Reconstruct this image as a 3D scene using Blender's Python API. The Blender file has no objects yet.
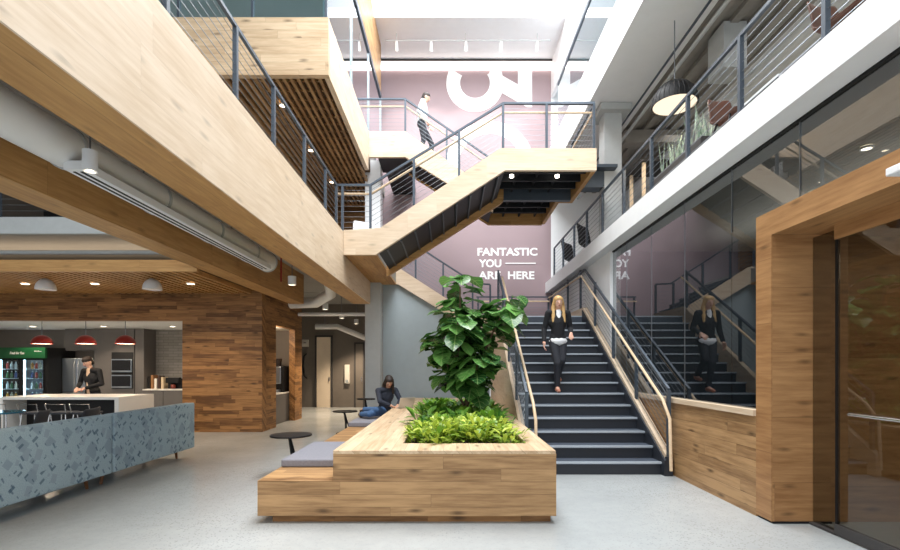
import bpy, bmesh, math, random
from mathutils import Vector, Matrix, Quaternion, noise
random.seed(7)
S = bpy.context.scene
COL = S.collection
PI = math.pi

# ------------------------------------------------------------------ camera, world, daylight, exposure
cam_d = bpy.data.cameras.new('camera')
cam = bpy.data.objects.new('camera', cam_d); COL.objects.link(cam)
cam.location = (0, 0, 1.5); cam.rotation_euler = (PI/2, 0, 0)
cam_d.sensor_width = 36; cam_d.lens = 480/900*36
cam_d.shift_x = -1/900; cam_d.shift_y = 91/900
cam_d.clip_start = 0.05; cam_d.clip_end = 200
S.camera = cam

W = bpy.data.worlds.new('world'); S.world = W; W.use_nodes = True
bgn = W.node_tree.nodes['Background']
bgn.inputs[0].default_value = (0.90, 0.95, 1.0, 1); bgn.inputs[1].default_value = 1.25

S.view_settings.view_transform = 'Standard'
S.view_settings.look = 'None'
S.view_settings.gamma = 1
S.view_settings.use_curve_mapping = False
S.view_settings.exposure = 0.1

def lamp(kind, name, loc, energy, color=(1, 1, 1), size=1, size_y=None, rot=(0, 0, 0), spot=None, radius=None, spread=None):
    d = bpy.data.lights.new(name, kind); d.energy = energy; d.color = color
    if kind == 'AREA':
        d.size = size
        if size_y: d.shape = 'RECTANGLE'; d.size_y = size_y
        if spread: d.spread = spread
    if kind == 'SPOT': d.spot_size = spot or 1.4; d.spot_blend = .6; d.shadow_soft_size = radius or .05
    if kind == 'POINT': d.shadow_soft_size = radius or .05
    o = bpy.data.objects.new(name, d); COL.objects.link(o); o.location = loc; o.rotation_euler = rot
    return o

lamp('AREA', 'skylight_daylight', (.45, 6.4, 11.3), 2000, (.96, .98, 1), 4.9, 12.0)
WARM = (1, .80, .58)

# ------------------------------------------------------------------ mesh helpers
WL = {}
class MB:
    def __init__(s): s.bm = bmesh.new()
    def box(s, x0, x1, y0, y1, z0, z1):
        r = bmesh.ops.create_cube(s.bm, size=1)
        M = Matrix.Translation(((x0+x1)/2, (y0+y1)/2, (z0+z1)/2)) @ Matrix.Diagonal((abs(x1-x0), abs(y1-y0), abs(z1-z0), 1))
        bmesh.ops.transform(s.bm, matrix=M, verts=r['verts']); return s
    def obox(s, c, dims, rot):
        r = bmesh.ops.create_cube(s.bm, size=1)
        M = Matrix.Translation(c) @ rot.to_4x4() @ Matrix.Diagonal((*dims, 1))
        bmesh.ops.transform(s.bm, matrix=M, verts=r['verts']); return s
    def cone(s, p0, p1, r0, r1=None, n=12):
        p0 = Vector(p0); p1 = Vector(p1); r1 = r0 if r1 is None else r1
        d = p1-p0; L = d.length
        if L < 1e-6: return s
        r = bmesh.ops.create_cone(s.bm, cap_ends=True, cap_tris=False, segments=n, radius1=r0, radius2=r1, depth=L)
        M = Matrix.Translation((p0+p1)/2) @ Vector((0, 0, 1)).rotation_difference(d).to_matrix().to_4x4()
        bmesh.ops.transform(s.bm, matrix=M, verts=r['verts']); return s
    def ball(s, c, r, sub=2, rot=None):
        q = bmesh.ops.create_icosphere(s.bm, subdivisions=sub, radius=1)
        rr = (r, r, r) if not hasattr(r, '__len__') else r
        M = Matrix.Translation(c) @ (rot.to_4x4() if rot else Matrix()) @ Matrix.Diagonal((*rr, 1))
        bmesh.ops.transform(s.bm, matrix=M, verts=q['verts']); return s
    def capsule(s, p0, p1, r0, r1=None):
        r1 = r0 if r1 is None else r1
        s.cone(p0, p1, r0, r1); s.ball(p0, r0); s.ball(p1, r1); return s
    def tube(s, pts, r, n=8, closed=False):
        P = [Vector(p) for p in pts]; N = len(P); rings = []
        up = None
        for i, p in enumerate(P):
            a = P[i]-P[i-1] if (i > 0 or closed) else P[1]-P[0]
            b = P[(i+1) % N]-P[i] if (i < N-1 or closed) else P[-1]-P[-2]
            a.normalize(); b.normalize(); t = (a+b)
            t = t.normalized() if t.length > 1e-6 else a
            if up is None:
                up = Vector((0, 0, 1)) if abs(t.z) < .95 else Vector((1, 0, 0))
            u = (up - t*up.dot(t)); u = u.normalized() if u.length > 1e-4 else t.orthogonal().normalized()
            v = t.cross(u); up = u
            k = 1/max(.5, math.sqrt(max(.01, (1+a.dot(b))/2)))
            rings.append([s.bm.verts.new(p + (u*math.cos(2*PI*(j+.5)/n)+v*math.sin(2*PI*(j+.5)/n))*r*(k if n == 4 else 1)) for j in range(n)])
        for i in range(N if closed else N-1):
            A = rings[i]; B = rings[(i+1) % N]
            for j in range(n): s.bm.faces.new((A[j], A[(j+1) % n], B[(j+1) % n], B[j]))
        if not closed:
            s.bm.faces.new(rings[0][::-1]); s.bm.faces.new(rings[-1])
        return s
    def prism(s, poly, axis, a, b):
        """poly: list of 2D points; axis Y -> (x,z), X -> (y,z), Z -> (x,y)"""
        def P(p, t):
            return {'Y': (p[0], t, p[1]), 'X': (t, p[0], p[1]), 'Z': (p[0], p[1], t)}[axis]
        A = [s.bm.verts.new(P(p, a)) for p in poly]; B = [s.bm.verts.new(P(p, b)) for p in poly]
        f1 = s.bm.faces.new(A); f2 = s.bm.faces.new(B[::-1]); n = len(poly); fs = [f1, f2]
        for i in range(n): fs.append(s.bm.faces.new((A[i], B[i], B[(i+1) % n], A[(i+1) % n])))
        bmesh.ops.recalc_face_normals(s.bm, faces=fs); return s
    def lathe(s, prof, c=(0, 0, 0), n=32):
        rings = []
        for r, z in prof:
            if r < 1e-5: rings.append([s.bm.verts.new((c[0], c[1], c[2]+z))])
            else: rings.append([s.bm.verts.new((c[0]+r*math.cos(2*PI*j/n), c[1]+r*math.sin(2*PI*j/n), c[2]+z)) for j in range(n)])
        fs = []
        for A, B in zip(rings, rings[1:]):
            for j in range(n):
                k = (j+1) % n
                if len(A) == 1 and len(B) == 1: continue
                if len(A) == 1: fs.append(s.bm.faces.new((A[0], B[j], B[k])))
                elif len(B) == 1: fs.append(s.bm.faces.new((A[j], A[k], B[0])))
                else: fs.append(s.bm.faces.new((A[j], A[k], B[k], B[j])))
        bmesh.ops.recalc_face_normals(s.bm, faces=fs); return s
    def build(s, name, mat, parent=None, smooth=False, bevel=0, seg=2, label=None):
        off = Vector(WL.get(parent.name, (0, 0, 0))) if parent else Vector((0, 0, 0))
        me = bpy.data.meshes.new(name)
        if off.length: bmesh.ops.translate(s.bm, verts=s.bm.verts[:], vec=-off)
        bmesh.ops.recalc_face_normals(s.bm, faces=s.bm.faces[:])
        s.bm.to_mesh(me); s.bm.free()
        for m in (mat if isinstance(mat, (list, tuple)) else [mat]): me.materials.append(m)
        o = bpy.data.objects.new(name, me); COL.objects.link(o)
        if parent: o.parent = parent
        WL[o.name] = tuple(off)
        if smooth:
            for p in me.polygons: p.use_smooth = True
            if smooth != 'all':
                try: me.set_sharp_from_angle(angle=math.radians(40))
                except Exception: pass
        if bevel:
            m = o.modifiers.new('bevel', 'BEVEL'); m.width = bevel; m.segments = seg; m.limit_method = 'ANGLE'; m.harden_normals = False
        if label: o['label'] = label
        return o

def thing(name, label, cat, loc=(0, 0, 0), rotz=0, group=None, local=False):
    o = bpy.data.objects.new(name, None); COL.objects.link(o); o.empty_display_size = .1
    o.location = loc; o.rotation_euler = (0, 0, rotz)
    o['label'] = label; o['category'] = cat
    if group: o['group'] = group
    WL[o.name] = (0, 0, 0) if local else tuple(loc)
    return o
def tag(o, label, cat, group=None, kind=None):
    o['label'] = label; o['category'] = cat
    if group: o['group'] = group
    if kind: o['kind'] = kind
    return o
def struct(o, label=None):
    o['kind'] = 'structure'
    if label: o['label'] = label
    return o
KIDS = {}
def copy_tree(o, loc=None, rotz=None, label=None, parent=None, group=None):
    c = o.copy(); COL.objects.link(c)
    if parent is not None: c.parent = parent
    if loc is not None: c.location = loc
    if rotz is not None: c.rotation_euler = (0, 0, rotz)
    if label: c['label'] = label
    if group: c['group'] = group
    for ch in [x for x in COL.objects if x.parent == o]: copy_tree(ch, parent=c)
    return c
def sbox(name, mat, x0, x1, y0, y1, z0, z1, label=None, bevel=0):
    return struct(MB().box(x0, x1, y0, y1, z0, z1).build(name, mat, bevel=bevel), label)

# ------------------------------------------------------------------ materials
def lin(c):
    f = lambda v: v/12.92 if v <= .04045 else ((v+.055)/1.055)**2.4
    return tuple(f(v/255) for v in c)+(1,)
class NT:
    def __init__(s, name):
        s.m = bpy.data.materials.new(name); s.m.use_nodes = True; s.t = s.m.node_tree
        s.t.nodes.clear(); s.out = s.n('ShaderNodeOutputMaterial')
    def n(s, typ, **kw):
        x = s.t.nodes.new(typ)
        for k, v in kw.items(): setattr(x, k, v)
        return x
    def l(s, a, b): s.t.links.new(a, b)
    def put(s, inp, v):
        if isinstance(v, bpy.types.NodeSocket): s.l(v, inp)
        else: inp.default_value = v
    def math(s, op, a, b=0.0, clamp=False):
        x = s.n('ShaderNodeMath', operation=op, use_clamp=clamp); s.put(x.inputs[0], a); s.put(x.inputs[1], b); return x.outputs[0]
    def xyz(s, a=0.0, b=0.0, c=0.0):
        x = s.n('ShaderNodeCombineXYZ'); s.put(x.inputs[0], a); s.put(x.inputs[1], b); s.put(x.inputs[2], c); return x.outputs[0]
    def ramp(s, fac, stops):
        x = s.n('ShaderNodeValToRGB'); s.l(fac, x.inputs[0]); e = x.color_ramp.elements
        while len(e) < len(stops): e.new(.5)
        for el, (p, c) in zip(e, stops): el.position = p; el.color = c if len(c) == 4 else (*c, 1)
        return x.outputs[0]
    def mix(s, fac, a, b, mode='MIX'):
        x = s.n('ShaderNodeMixRGB', blend_type=mode); s.put(x.inputs[0], fac); s.put(x.inputs[1], a); s.put(x.inputs[2], b); return x.outputs[0]
    def noise(s, vec, scale, detail=4, rough=.5):
        x = s.n('ShaderNodeTexNoise'); s.l(vec, x.inputs['Vector']); x.inputs['Scale'].default_value = scale
        x.inputs['Detail'].default_value = detail; x.inputs['Roughness'].default_value = rough; return x.outputs[0]
    def obj(s): return s.n('ShaderNodeTexCoord').outputs['Object']
    def bsdf(s, col, rough=.5, metal=0, spec=.5, bump=None, bstr=.1, bdist=.01, **kw):
        b = s.n('ShaderNodeBsdfPrincipled'); s.put(b.inputs['Base Color'], col); s.put(b.inputs['Roughness'], rough)
        b.inputs['Metallic'].default_value = metal; b.inputs['Specular IOR Level'].default_value = spec
        for k, v in kw.items(): s.put(b.inputs[k.replace('_', ' ')], v)
        if bump is not None:
            q = s.n('ShaderNodeBump'); q.inputs['Strength'].default_value = bstr; q.inputs['Distance'].default_value = bdist
            s.l(bump, q.inputs['Height']); s.l(q.outputs[0], b.inputs['Normal'])
        s.l(b.outputs[0], s.out.inputs[0]); return b
def plain(name, rgb, rough=.5, metal=0, spec=.5, var=.06, nscale=6, bump=0):
    t = NT(name); o = t.obj(); n = t.noise(o, nscale, 4)
    c = lin(rgb); lo = tuple(v*(1-var) for v in c[:3])+(1,); hi = tuple(min(1, v*(1+var)) for v in c[:3])+(1,)
    t.bsdf(t.ramp(n, [(.3, lo), (.7, hi)]), rough, metal, spec, n if bump else None, bump or .1)
    return t.m
def emit(name, rgb, strength):
    t = NT(name); e = t.n('ShaderNodeEmission'); e.inputs[0].default_value = lin(rgb); e.inputs[1].default_value = strength
    t.l(e.outputs[0], t.out.inputs[0]); return t.m
WC = {}
PAL = {  # light, dark, board height, board length, board contrast, knot amount, roughness
    'pale':   ((227, 208, 185), (207, 183, 154), .32, 3.2, .35, .45, .5),
    'oak':    ((186, 148, 104), (130, 96, 62), .12, 2.3, .55, 1.0, .45),
    'paleoak': ((218, 194, 162), (186, 156, 122), .125, 2.4, .5, 1.0, .5),
    'rustic': ((172, 126, 78), (104, 70, 40), .085, .9, .8, 1.0, .5),
    'beam':   ((198, 154, 98), (166, 122, 72), .30, 3.0, .3, .5, .5),
    'portal': ((184, 140, 94), (144, 102, 64), .62, 4.0, .3, .8, .42),
    'rail':   ((230, 206, 176), (214, 186, 150), 2.0, 9.0, .1, .0, .4),
}
def wood(kind, axis):
    if (kind, axis) in WC: return WC[kind, axis]
    la, da, bh, bl, bc, kn, ro = PAL[kind]
    t = NT('wood_%s_%s' % (kind, axis.lower())); sp = t.n('ShaderNodeSeparateXYZ'); t.l(t.obj(), sp.inputs[0])
    i = 'XYZ'.index(axis); u = sp.outputs[i]; a, b = [sp.outputs[j] for j in range(3) if j != i]
    s = t.math('ADD', a, b); sr = t.math('DIVIDE', s, bh); row = t.math('FLOOR', sr)
    w1 = t.n('ShaderNodeTexWhiteNoise', noise_dimensions='1D'); t.l(row, w1.inputs['W'])
    uu = t.math('ADD', t.math('DIVIDE', u, bl), t.math('MULTIPLY', w1.outputs[0], 7.3)); colm = t.math('FLOOR', uu)
    w2 = t.n('ShaderNodeTexWhiteNoise', noise_dimensions='2D'); t.l(t.xyz(row, colm), w2.inputs['Vector']); wn = w2.outputs[0]
    off = t.math('MULTIPLY', wn, 37.0)
    gv = t.xyz(t.math('ADD', t.math('MULTIPLY', u, 1.1), off), t.math('MULTIPLY', a, 13.0), t.math('MULTIPLY', b, 13.0))
    g = t.noise(gv, 2.2, 7, .6)
    gv2 = t.xyz(t.math('ADD', t.math('MULTIPLY', u, .9), off), t.math('MULTIPLY', a, 3.0), t.math('MULTIPLY', b, 3.0))
    g2 = t.noise(gv2, 1.3, 3, .5)
    f = t.math('ADD', t.math('MULTIPLY', t.math('SUBTRACT', wn, .5), bc), t.math('ADD', t.math('MULTIPLY', t.math('SUBTRACT', g, .5), 2.1), t.math('MULTIPLY', t.math('SUBTRACT', g2, .5), 1.2)))
    f = t.math('ADD', f, .5, True)
    col = t.ramp(f, [(0, lin(da)), (1, lin(la))])
    if kn:
        vo = t.n('ShaderNodeTexVoronoi', voronoi_dimensions='2D'); vo.inputs['Scale'].default_value = 1.0
        t.l(t.xyz(t.math('ADD', t.math('MULTIPLY', u, 2.4), off), t.math('MULTIPLY', s, 8.0)), vo.inputs['Vector'])
        sc_ = t.n('ShaderNodeSeparateColor'); t.l(vo.outputs['Color'], sc_.inputs[0]); pick = t.math('GREATER_THAN', sc_.outputs[0], .78)
        k = t.ramp(t.math('ADD', vo.outputs['Distance'], t.math('MULTIPLY', t.math('SUBTRACT', g, .5), .12)), [(.04, (1, 1, 1)), (.24, (0, 0, 0))])
        kd = tuple(v*.30 for v in lin(da)[:3])+(1,)
        col = t.mix(t.math('MULTIPLY', t.math('MULTIPLY', k, pick), .75*kn), col, kd)
    if bh < 1:
        fr = t.math('FRACT', sr); ed = t.math('MINIMUM', fr, t.math('SUBTRACT', 1.0, fr))
        seam = t.math('LESS_THAN', ed, .0025/bh)
        fe = t.math('FRACT', uu); seam2 = t.math('LESS_THAN', fe, .0035/bl)
        sm = t.math('MAXIMUM', seam, seam2)
        col = t.mix(t.math('MULTIPLY', sm, .45 if kind != 'pale' else .14), col, tuple(v*.35 for v in lin(da)[:3])+(1,))
    t.bsdf(col, ro, 0, .35, g, .06)
    WC[kind, axis] = t.m; return t.m

def concrete(name, c0, c1, rough=.6, speck=False, spec=.4):
    t = NT(name); o = t.obj()
    n1 = t.noise(o, .9, 6, .6); n2 = t.noise(o, 9, 5, .6)
    f = t.math('ADD', t.math('MULTIPLY', n1, .65), t.math('MULTIPLY', n2, .35))
    col = t.ramp(f, [(.2, lin(c0)), (.8, lin(c1))])
    if speck:
        vo = t.n('ShaderNodeTexVoronoi'); vo.inputs['Scale'].default_value = 55; t.l(o, vo.inputs['Vector'])
        bright = t.n('ShaderNodeSeparateColor'); t.l(vo.outputs['Color'], bright.inputs[0])
        pk = t.math('GREATER_THAN', bright.outputs[0], .72)
        d = t.math('LESS_THAN', vo.outputs['Distance'], .42)
        patch = t.ramp(t.noise(o, .55, 3), [(.45, (0, 0, 0)), (.7, (1, 1, 1))])
        fac = t.math('MULTIPLY', t.math('MULTIPLY', pk, d), t.math('ADD', t.math('MULTIPLY', patch, .55), .12))
        col = t.mix(fac, col, lin((120, 118, 112)))
        rr = t.ramp(n1, [(.2, (.17, .17, .17)), (.8, (.26, .26, .26))])
        t.bsdf(col, rr, 0, .45, n2, .02)
    else: t.bsdf(col, rough, 0, spec, n2, .12)
    return t.m

M_floor = concrete('polished_concrete', (158, 163, 164), (184, 188, 188), speck=True)
M_conc = concrete('raw_concrete', (128, 124, 118), (158, 154, 147), .75)
M_concl = concrete('pale_concrete', (172, 176, 176), (196, 200, 200), .7)
M_slab = concrete('slab_concrete', (150, 147, 142), (172, 169, 164), .8)
M_white = plain('white_paint', (238, 240, 242), .55, var=.015)
M_offw = plain('warm_white_paint', (226, 220, 210), .6, var=.02)
M_grey = plain('blue_grey_paint', (160, 172, 177), .6, var=.03)
M_taupe = plain('taupe_paint', (118, 110, 102), .65, var=.04)
M_dkgrey = plain('charcoal_paint', (66, 64, 64), .6, var=.05)
M_pink = plain('dusty_rose_paint', (156, 136, 140), .6, var=.03, nscale=1)
M_letter = plain('white_vinyl', (246, 246, 246), .5, var=.01)
M_steel = plain('slate_painted_steel', (74, 84, 95), .42, .25, var=.05)
M_cable = plain('stainless_cable', (128, 134, 140), .35, .8, var=.03)
M_black = plain('black_metal', (20, 20, 22), .55, 0, .3, var=.05)
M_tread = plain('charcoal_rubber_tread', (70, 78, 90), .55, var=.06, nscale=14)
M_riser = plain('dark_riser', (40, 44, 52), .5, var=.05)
M_nose = plain('pale_nosing', (188, 197, 206), .4, .3, var=.03)
M_pan = plain('dark_steel_pan', (34, 36, 40), .5, .3, var=.08)
M_chrome = plain('brushed_steel', (205, 207, 210), .25, .95, var=.02)
M_duct = plain('white_duct', (226, 226, 224), .5, var=.02)
M_dark = plain('near_black', (20, 20, 22), .6, var=.05)
M_navy = plain('dark_teal_wall', (44, 56, 66), .6, var=.05)
M_cush = plain('grey_wool', (128, 128, 136), .95, var=.08, nscale=60, bump=.15)
M_quartz = plain('white_quartz', (232, 228, 222), .3, var=.02)
M_red = plain('red_enamel', (150, 38, 32), .35, var=.05)
M_soil = plain('dark_soil', (52, 40, 30), .95, var=.3, nscale=40, bump=.5)
M_trunk = plain('fig_bark', (104, 84, 62), .85, var=.25, nscale=30, bump=.4)
M_lampwhite = emit('warm_lamp', (255, 232, 196), 9.0)
M_lampcool = emit('white_lamp', (255, 246, 230), 9.0)
M_cove = emit('cove_strip', (255, 240, 232), 7.0)

def glass(name, tint=(235, 240, 240), k=1.5, ior=1.45):
    t = NT(name); tr = t.n('ShaderNodeBsdfTransparent'); tr.inputs[0].default_value = lin(tint)
    gl = t.n('ShaderNodeBsdfGlossy'); gl.inputs['Roughness'].default_value = 0.01; gl.inputs[0].default_value = (.95, .97, 1, 1)
    lw = t.n('ShaderNodeLayerWeight'); lw.inputs[0].default_value = .5
    geo = t.n('ShaderNodeNewGeometry')
    sch = t.math('ADD', t.math('MULTIPLY', t.math('POWER', lw.outputs['Facing'], 5.0), .96), .042)
    m = t.n('ShaderNodeMixShader'); t.l(t.math('MULTIPLY', t.math('MULTIPLY', sch, k), t.math('SUBTRACT', 1.0, geo.outputs['Backfacing']), True), m.inputs[0])
    t.l(tr.outputs[0], m.inputs[1]); t.l(gl.outputs[0], m.inputs[2]); t.l(m.outputs[0], t.out.inputs[0])
    return t.m
M_glass = glass('tinted_glass', (196, 202, 204), 2.4)
M_glassd = glass('door_glass', (205, 208, 206), 1.5)
M_glasse = glass('clear_glass', (214, 230, 233), 2.0)

# ------------------------------------------------------------------ room shell
sbox('floor', M_floor, -24, 12, -16, 20, -.2, 0, 'pale polished concrete floor')
# back wall with the painted rose field
sbox('wall_back', M_pink, -2.6, 3.02, 14.5, 14.7, 2.0, 10.42, 'dusty rose painted end wall')
sbox('wall_back_upper_right', M_white, 3.02, 9, 14.5, 14.7, 0, 10.65)
sbox('wall_back_upper_left', M_offw, -14, -2.6, 14.75, 14.9, 4.0, 10.65)
sbox('wall_back_cove', M_white, -2.6, 3.02, 14.62, 14.7, 10.42, 10.65)
sbox('trim_1', M_dkgrey, -2.6, 3.02, 14.3, 14.34, 10.60, 10.65)
tag(MB().box(-2.5, 3.0, 14.42, 14.5, 10.47, 10.53).build('cove_light', M_cove), 'glowing cove light strip along the top of the rose wall', 'light')
# roof with skylight opening
sbox('ceiling_roof', M_white, -14, 3.02, 12.6, 14.7, 10.65, 10.9)
sbox('ceiling_roof_left', M_white, -14, -2.1, -3, 12.6, 10.65, 10.9)
sbox('ceiling_roof_right', M_white, 3.02, 9, -3, 14.7, 10.65, 10.9)
sbox('wall_skylight_right', M_white, 3.02, 3.12, -1, 14.5, 9.6, 10.65)
sbox('trim_2', wood('oak', 'Y'), -2.14, -2.0, 2, 13.7, 9.24, 10.65, 'wood bulkhead beside the skylight')
sbox('trim_3', M_steel, -2.16, -1.98, 2, 13.7, 9.10, 9.24)
# left side
sbox('wall_left', M_offw, -14.2, -14, -3, 20, 0, 10.65)
sbox('beam', wood('beam', 'Y'), -2.42, -2.015, -.6, 11.9, 3.04, 4.0)
sbox('trim_21', wood('pale', 'Y'), -2.015, -2.0, -.6, 11.9, 3.035, 4.0, 'deep pale wood edge beam of the upper floor')
sbox('beam', wood('beam', 'Y'), -4.0, -3.65, -.6, 11.9, 3.04, 3.75, 'brown wood beam over the lounge edge')
sbox('floor_slab', M_slab, -4.0, -2.42, -.6, 14.75, 3.75, 4.0)
sbox('floor_slab', M_slab, -10, -1.35, 14.75, 17.7, 3.75, 4.0)
sbox('floor_slab', M_slab, -14, -4.0, 8.22, 14.75, 3.76, 3.99)
sbox('trim_4', M_concl, -14, -4.0, 8.12, 8.22, 3.74, 4.02, 'pale slab edge')
sbox('floor_slab', M_slab, -2.42, -1.40, 8.98, 14.5, 3.62, 3.98)
sbox('column', M_concl, -2.13, -1.75, 11.9, 12.27, 0, 3.62, 'raw concrete column')
sbox('column', M_white, -2.13, -1.75, 11.9, 12.27, 3.98, 6.6, 'pale concrete column')
# third floor box, left
sbox('trim_5', wood('paleoak', 'X'), -9, -1.915, 7.5, 7.6, 6.05, 6.95, 'plank front of the overhanging third floor')
sbox('trim_6', wood('pale', 'Y'), -2.0, -1.915, 7.6, 11.15, 6.05, 6.95, 'pale wood side of the overhanging third floor')
sbox('floor_slab', M_slab, -14, -2.0, 7.6, 14.75, 6.6, 6.9)
sl = MB(); x = -8.9
while x < -2.05:
    sl.box(x, x+.05, 7.62, 13.6, 6.07, 6.13); x += .115
y = 7.8
while y < 13.6:
    sl.box(-8.9, -2.05, y, y+.03, 6.13, 6.16); y += .28
struct(sl.build('ceiling_slats', wood('oak', 'Y')), 'open wood slat ceiling')
sbox('ceiling_backing', plain('dark_brown_board', (92, 70, 52), .8), -9, -2.0, 7.6, 13.7, 6.3, 6.6)
sbox('trim_7', wood('rustic', 'X'), -9, -2.0, 13.62, 13.7, 6.05, 6.4)
sbox('wall_upper_left', wood('rustic', 'X'), -9, -2.45, 14.4, 14.5, 4.0, 6.4)
sbox('wall_upper_side', M_taupe, -9.1, -9, 8.3, 14.5, 4, 6.6)
sbox('wall_blinds', M_dark, -14, -5.5, 10.6, 10.7, 4.0, 6.6)
# third floor glass rooms, left
def glazing(name, x0, x1, y0, y1, z0, z1, mat, fm, nv=4, mull=.04, nh=0):
    """thin pane with a frame and mullions; runs along the longer of x,y"""
    g = MB().box(x0, x1, y0, y1, z0, z1).build(name, mat); struct(g)
    fr = MB(); alongx = abs(x1-x0) > abs(y1-y0); t = .03
    A, B = (x0, x1) if alongx else (y0, y1)
    cx, cy = (x0+x1)/2, (y0+y1)/2
    for k in range(nv+1):
        p = A+(B-A)*k/nv
        if alongx: fr.box(p-mull/2, p+mull/2, cy-t, cy+t, z0, z1)
        else: fr.box(cx-t, cx+t, p-mull/2, p+mull/2, z0, z1)
    for z in [z0, z1]+[z0+(z1-z0)*(k+1)/(nh+1) for k in range(nh)]:
        if alongx: fr.box(A, B, cy-t, cy+t, z-mull/2, z+mull/2)
        else: fr.box(cx-t, cx+t, A, B, z-mull/2, z+mull/2)
    fr.build('window_frame', fm, g); return g
glazing('window_1', -9, -1.98, 7.62, 7.63, 6.97, 9.2, M_glasse, M_steel, 6)
glazing('window_2', -2.02, -2.01, 7.66, 13.66, 6.95, 9.16, M_glasse, M_grey, 3, .012)
sbox('wall_third_floor_room', M_grey, -9, -6.5, 10.5, 10.6, 6.9, 10.65)
sbox('wall_third_floor_side', M_concl, -9.1, -9, 7.7, 10.5, 6.9, 10.65)
sbox('ceiling_third_floor', M_concl, -9, -2.2, 7.7, 14.7, 9.3, 9.4)
# right side, second and third floors
sbox('floor_slab', M_slab, 3.1, 9, -.6, 14.5, 3.72, 4.0)
sbox('trim_8', M_white, 2.85, 3.1, -.6, 14.5, 3.70, 4.01, 'white edge of the second floor balcony')
sbox('trim_10', M_white, 2.74, 2.95, -.6, 14.5, 6.72, 7.55, 'white edge of the third floor')
sbox('floor_slab', M_white, 2.95, 3.85, -.6, 14.5, 6.76, 7.5)
sbox('floor_slab', M_conc, 3.85, 9, -.6, 14.5, 6.80, 7.5)
dk = MB(); x = 3.95
while x < 8.9:
    dk.box(x, x+.12, -.6, 14.5, 6.72, 6.80); x += .30
struct(dk.build('ceiling_deck', M_conc), 'ribbed grey deck ceiling over the balcony')
sbox('ceiling_beam', M_concl, 4.15, 4.5, 7.3, 7.75, 6.05, 6.75)
for y in (4.2, 10.6): sbox('ceiling_beam', M_conc, 3.85, 9, y, y+.3, 6.45, 6.72)
g = struct(MB().box(2.81, 2.825, -.4, 12.6, 7.55, 8.88).build('window_3', M_glasse), 'glass guard of the third floor')
MB().box(2.79, 2.845, -.4, 12.6, 8.86, 8.92).build('guard_rail', M_steel, g)
sbox('column', M_concl, 3.1, 3.45, 9.7, 10.05, 4.0, 6.75, 'concrete column on the balcony')
sbox('trim_11', M_concl, 2.98, 3.6, 9.55, 10.2, 6.62, 6.75)
sbox('wall_balcony_right', M_taupe, 8.9, 9, -.6, 14.5, 4, 6.75)
sbox('wall_right', M_white, 3.05, 3.25, 9.2, 14.5, 0, 3.70, 'white side wall behind the stairs')
sbox('wall_right_base', wood('oak', 'Y'), 3.05, 3.2, 4.8, 9.2, 0, 1.0, 'low wood wall under the glazing')
sbox('trim_12', wood('pale', 'Y'), 3.02, 3.2, 4.8, 9.2, 1.0, 1.06, 'pale wood sill')
# glazed room on the right
ys = [3.2, 4.28, 5.32, 6.39, 7.45, 8.5, 9.2]
for i, (a, b) in enumerate(zip(ys, ys[1:])):
    z0 = 1.06 if a > 4.7 else (2.98 if b < 4.8 else None)
    if z0 is None:
        m = MB().prism([(a, 2.98), (4.8, 2.98), (4.8, 1.06), (b, 1.06), (b, 3.7), (a, 3.7)], 'X', 3.11, 3.122)
    else: m = MB().box(3.11, 3.122, a+.004, b-.004, z0, 3.70)
    g_ = struct(m.build('window_%d' % (i+4), M_glass))
    MB().box(3.108, 3.124, b-.005, b+.005, z0 if z0 else 2.98, 3.70).build('window_joint', M_cable, g_)
sbox('trim_13', M_black, 3.09, 3.14, -.6, 9.2, 3.675, 3.70)
sbox('wall_room_back', M_navy, 3.25, 9, 9.3, 9.4, 0, 3.72)
sbox('wall_room_side', M_navy, 7.4, 7.5, 4.7, 9.3, 0, 3.72)
sbox('wall_room_divider', wood('portal', 'X'), 3.62, 9, 4.62, 4.75, 0, 2.85)
lamp('AREA', 'door_room_fill', (4.8, 2.6, 2.7), 26, WARM, 1.2, 2.5)  # added fill lamp without a fitting, lifts the dark room behind the door
lamp('AREA', 'glazed_room_fill', (5.2, 7.0, 3.6), 40, (1, .9, .8), 1.5, 3)  # unseen fill added to brighten the interior behind the tinted panes
lamp('AREA', 'glazed_room_up_fill', (4.9, 5.2, 2.95), 45, (1, .9, .8), .4, 6, rot=(PI, 0, 0))  # added upward fill to lighten this room's ceiling, no real cove fitting
lamp('AREA', 'balcony_fill', (6.2, 6.5, 6.6), 130, (1, .95, .9), 3, 9)  # invisible area fill, put in to brighten the balcony and its deck ceiling
lamp('AREA', 'third_floor_room_light', (-5, 10, 9.2), 120, (1, .97, .95), 3, 3)
# wood portal with sliding door
sbox('trim_14', wood('portal', 'X'), 3.06, 3.62, 4.57, 4.8, .02, 2.75, 'wood reveal of the portal')
sbox('trim_20', wood('portal', 'Y'), 3.05, 3.06, 4.57, 4.8, .02, 2.98, 'wood jamb face of the portal')
sbox('trim_15', wood('portal', 'Y'), 3.05, 3.62, -.4, 4.57, 2.75, 2.98, 'wood lintel of the portal')
sbox('ceiling_portal', wood('portal', 'Y'), 3.62, 6, -.4, 4.62, 2.75, 2.85)
sbox('wall_portal_room', wood('portal', 'Y'), 6.0, 6.1, -.4, 4.62, 0, 2.85)
sbox('trim_16', M_black, 3.06, 3.62, 4.56, 4.78, 0, .02)
struct(MB().box(3.445, 3.455, 4.26, 4.57, .02, 2.72).build('window_10', M_glassd))
sbox('trim_17', M_dkgrey, 3.40, 3.50, 4.25, 4.57, 0, .02)
dr = struct(MB().box(3.415, 3.427, 2.2, 4.25, .1, 2.62).build('door_1', M_glassd), 'sliding glass door')
MB().box(3.40, 3.44, 2.2, 4.26, 0.01, .1).build('bottom_rail', M_dkgrey, dr)
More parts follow.
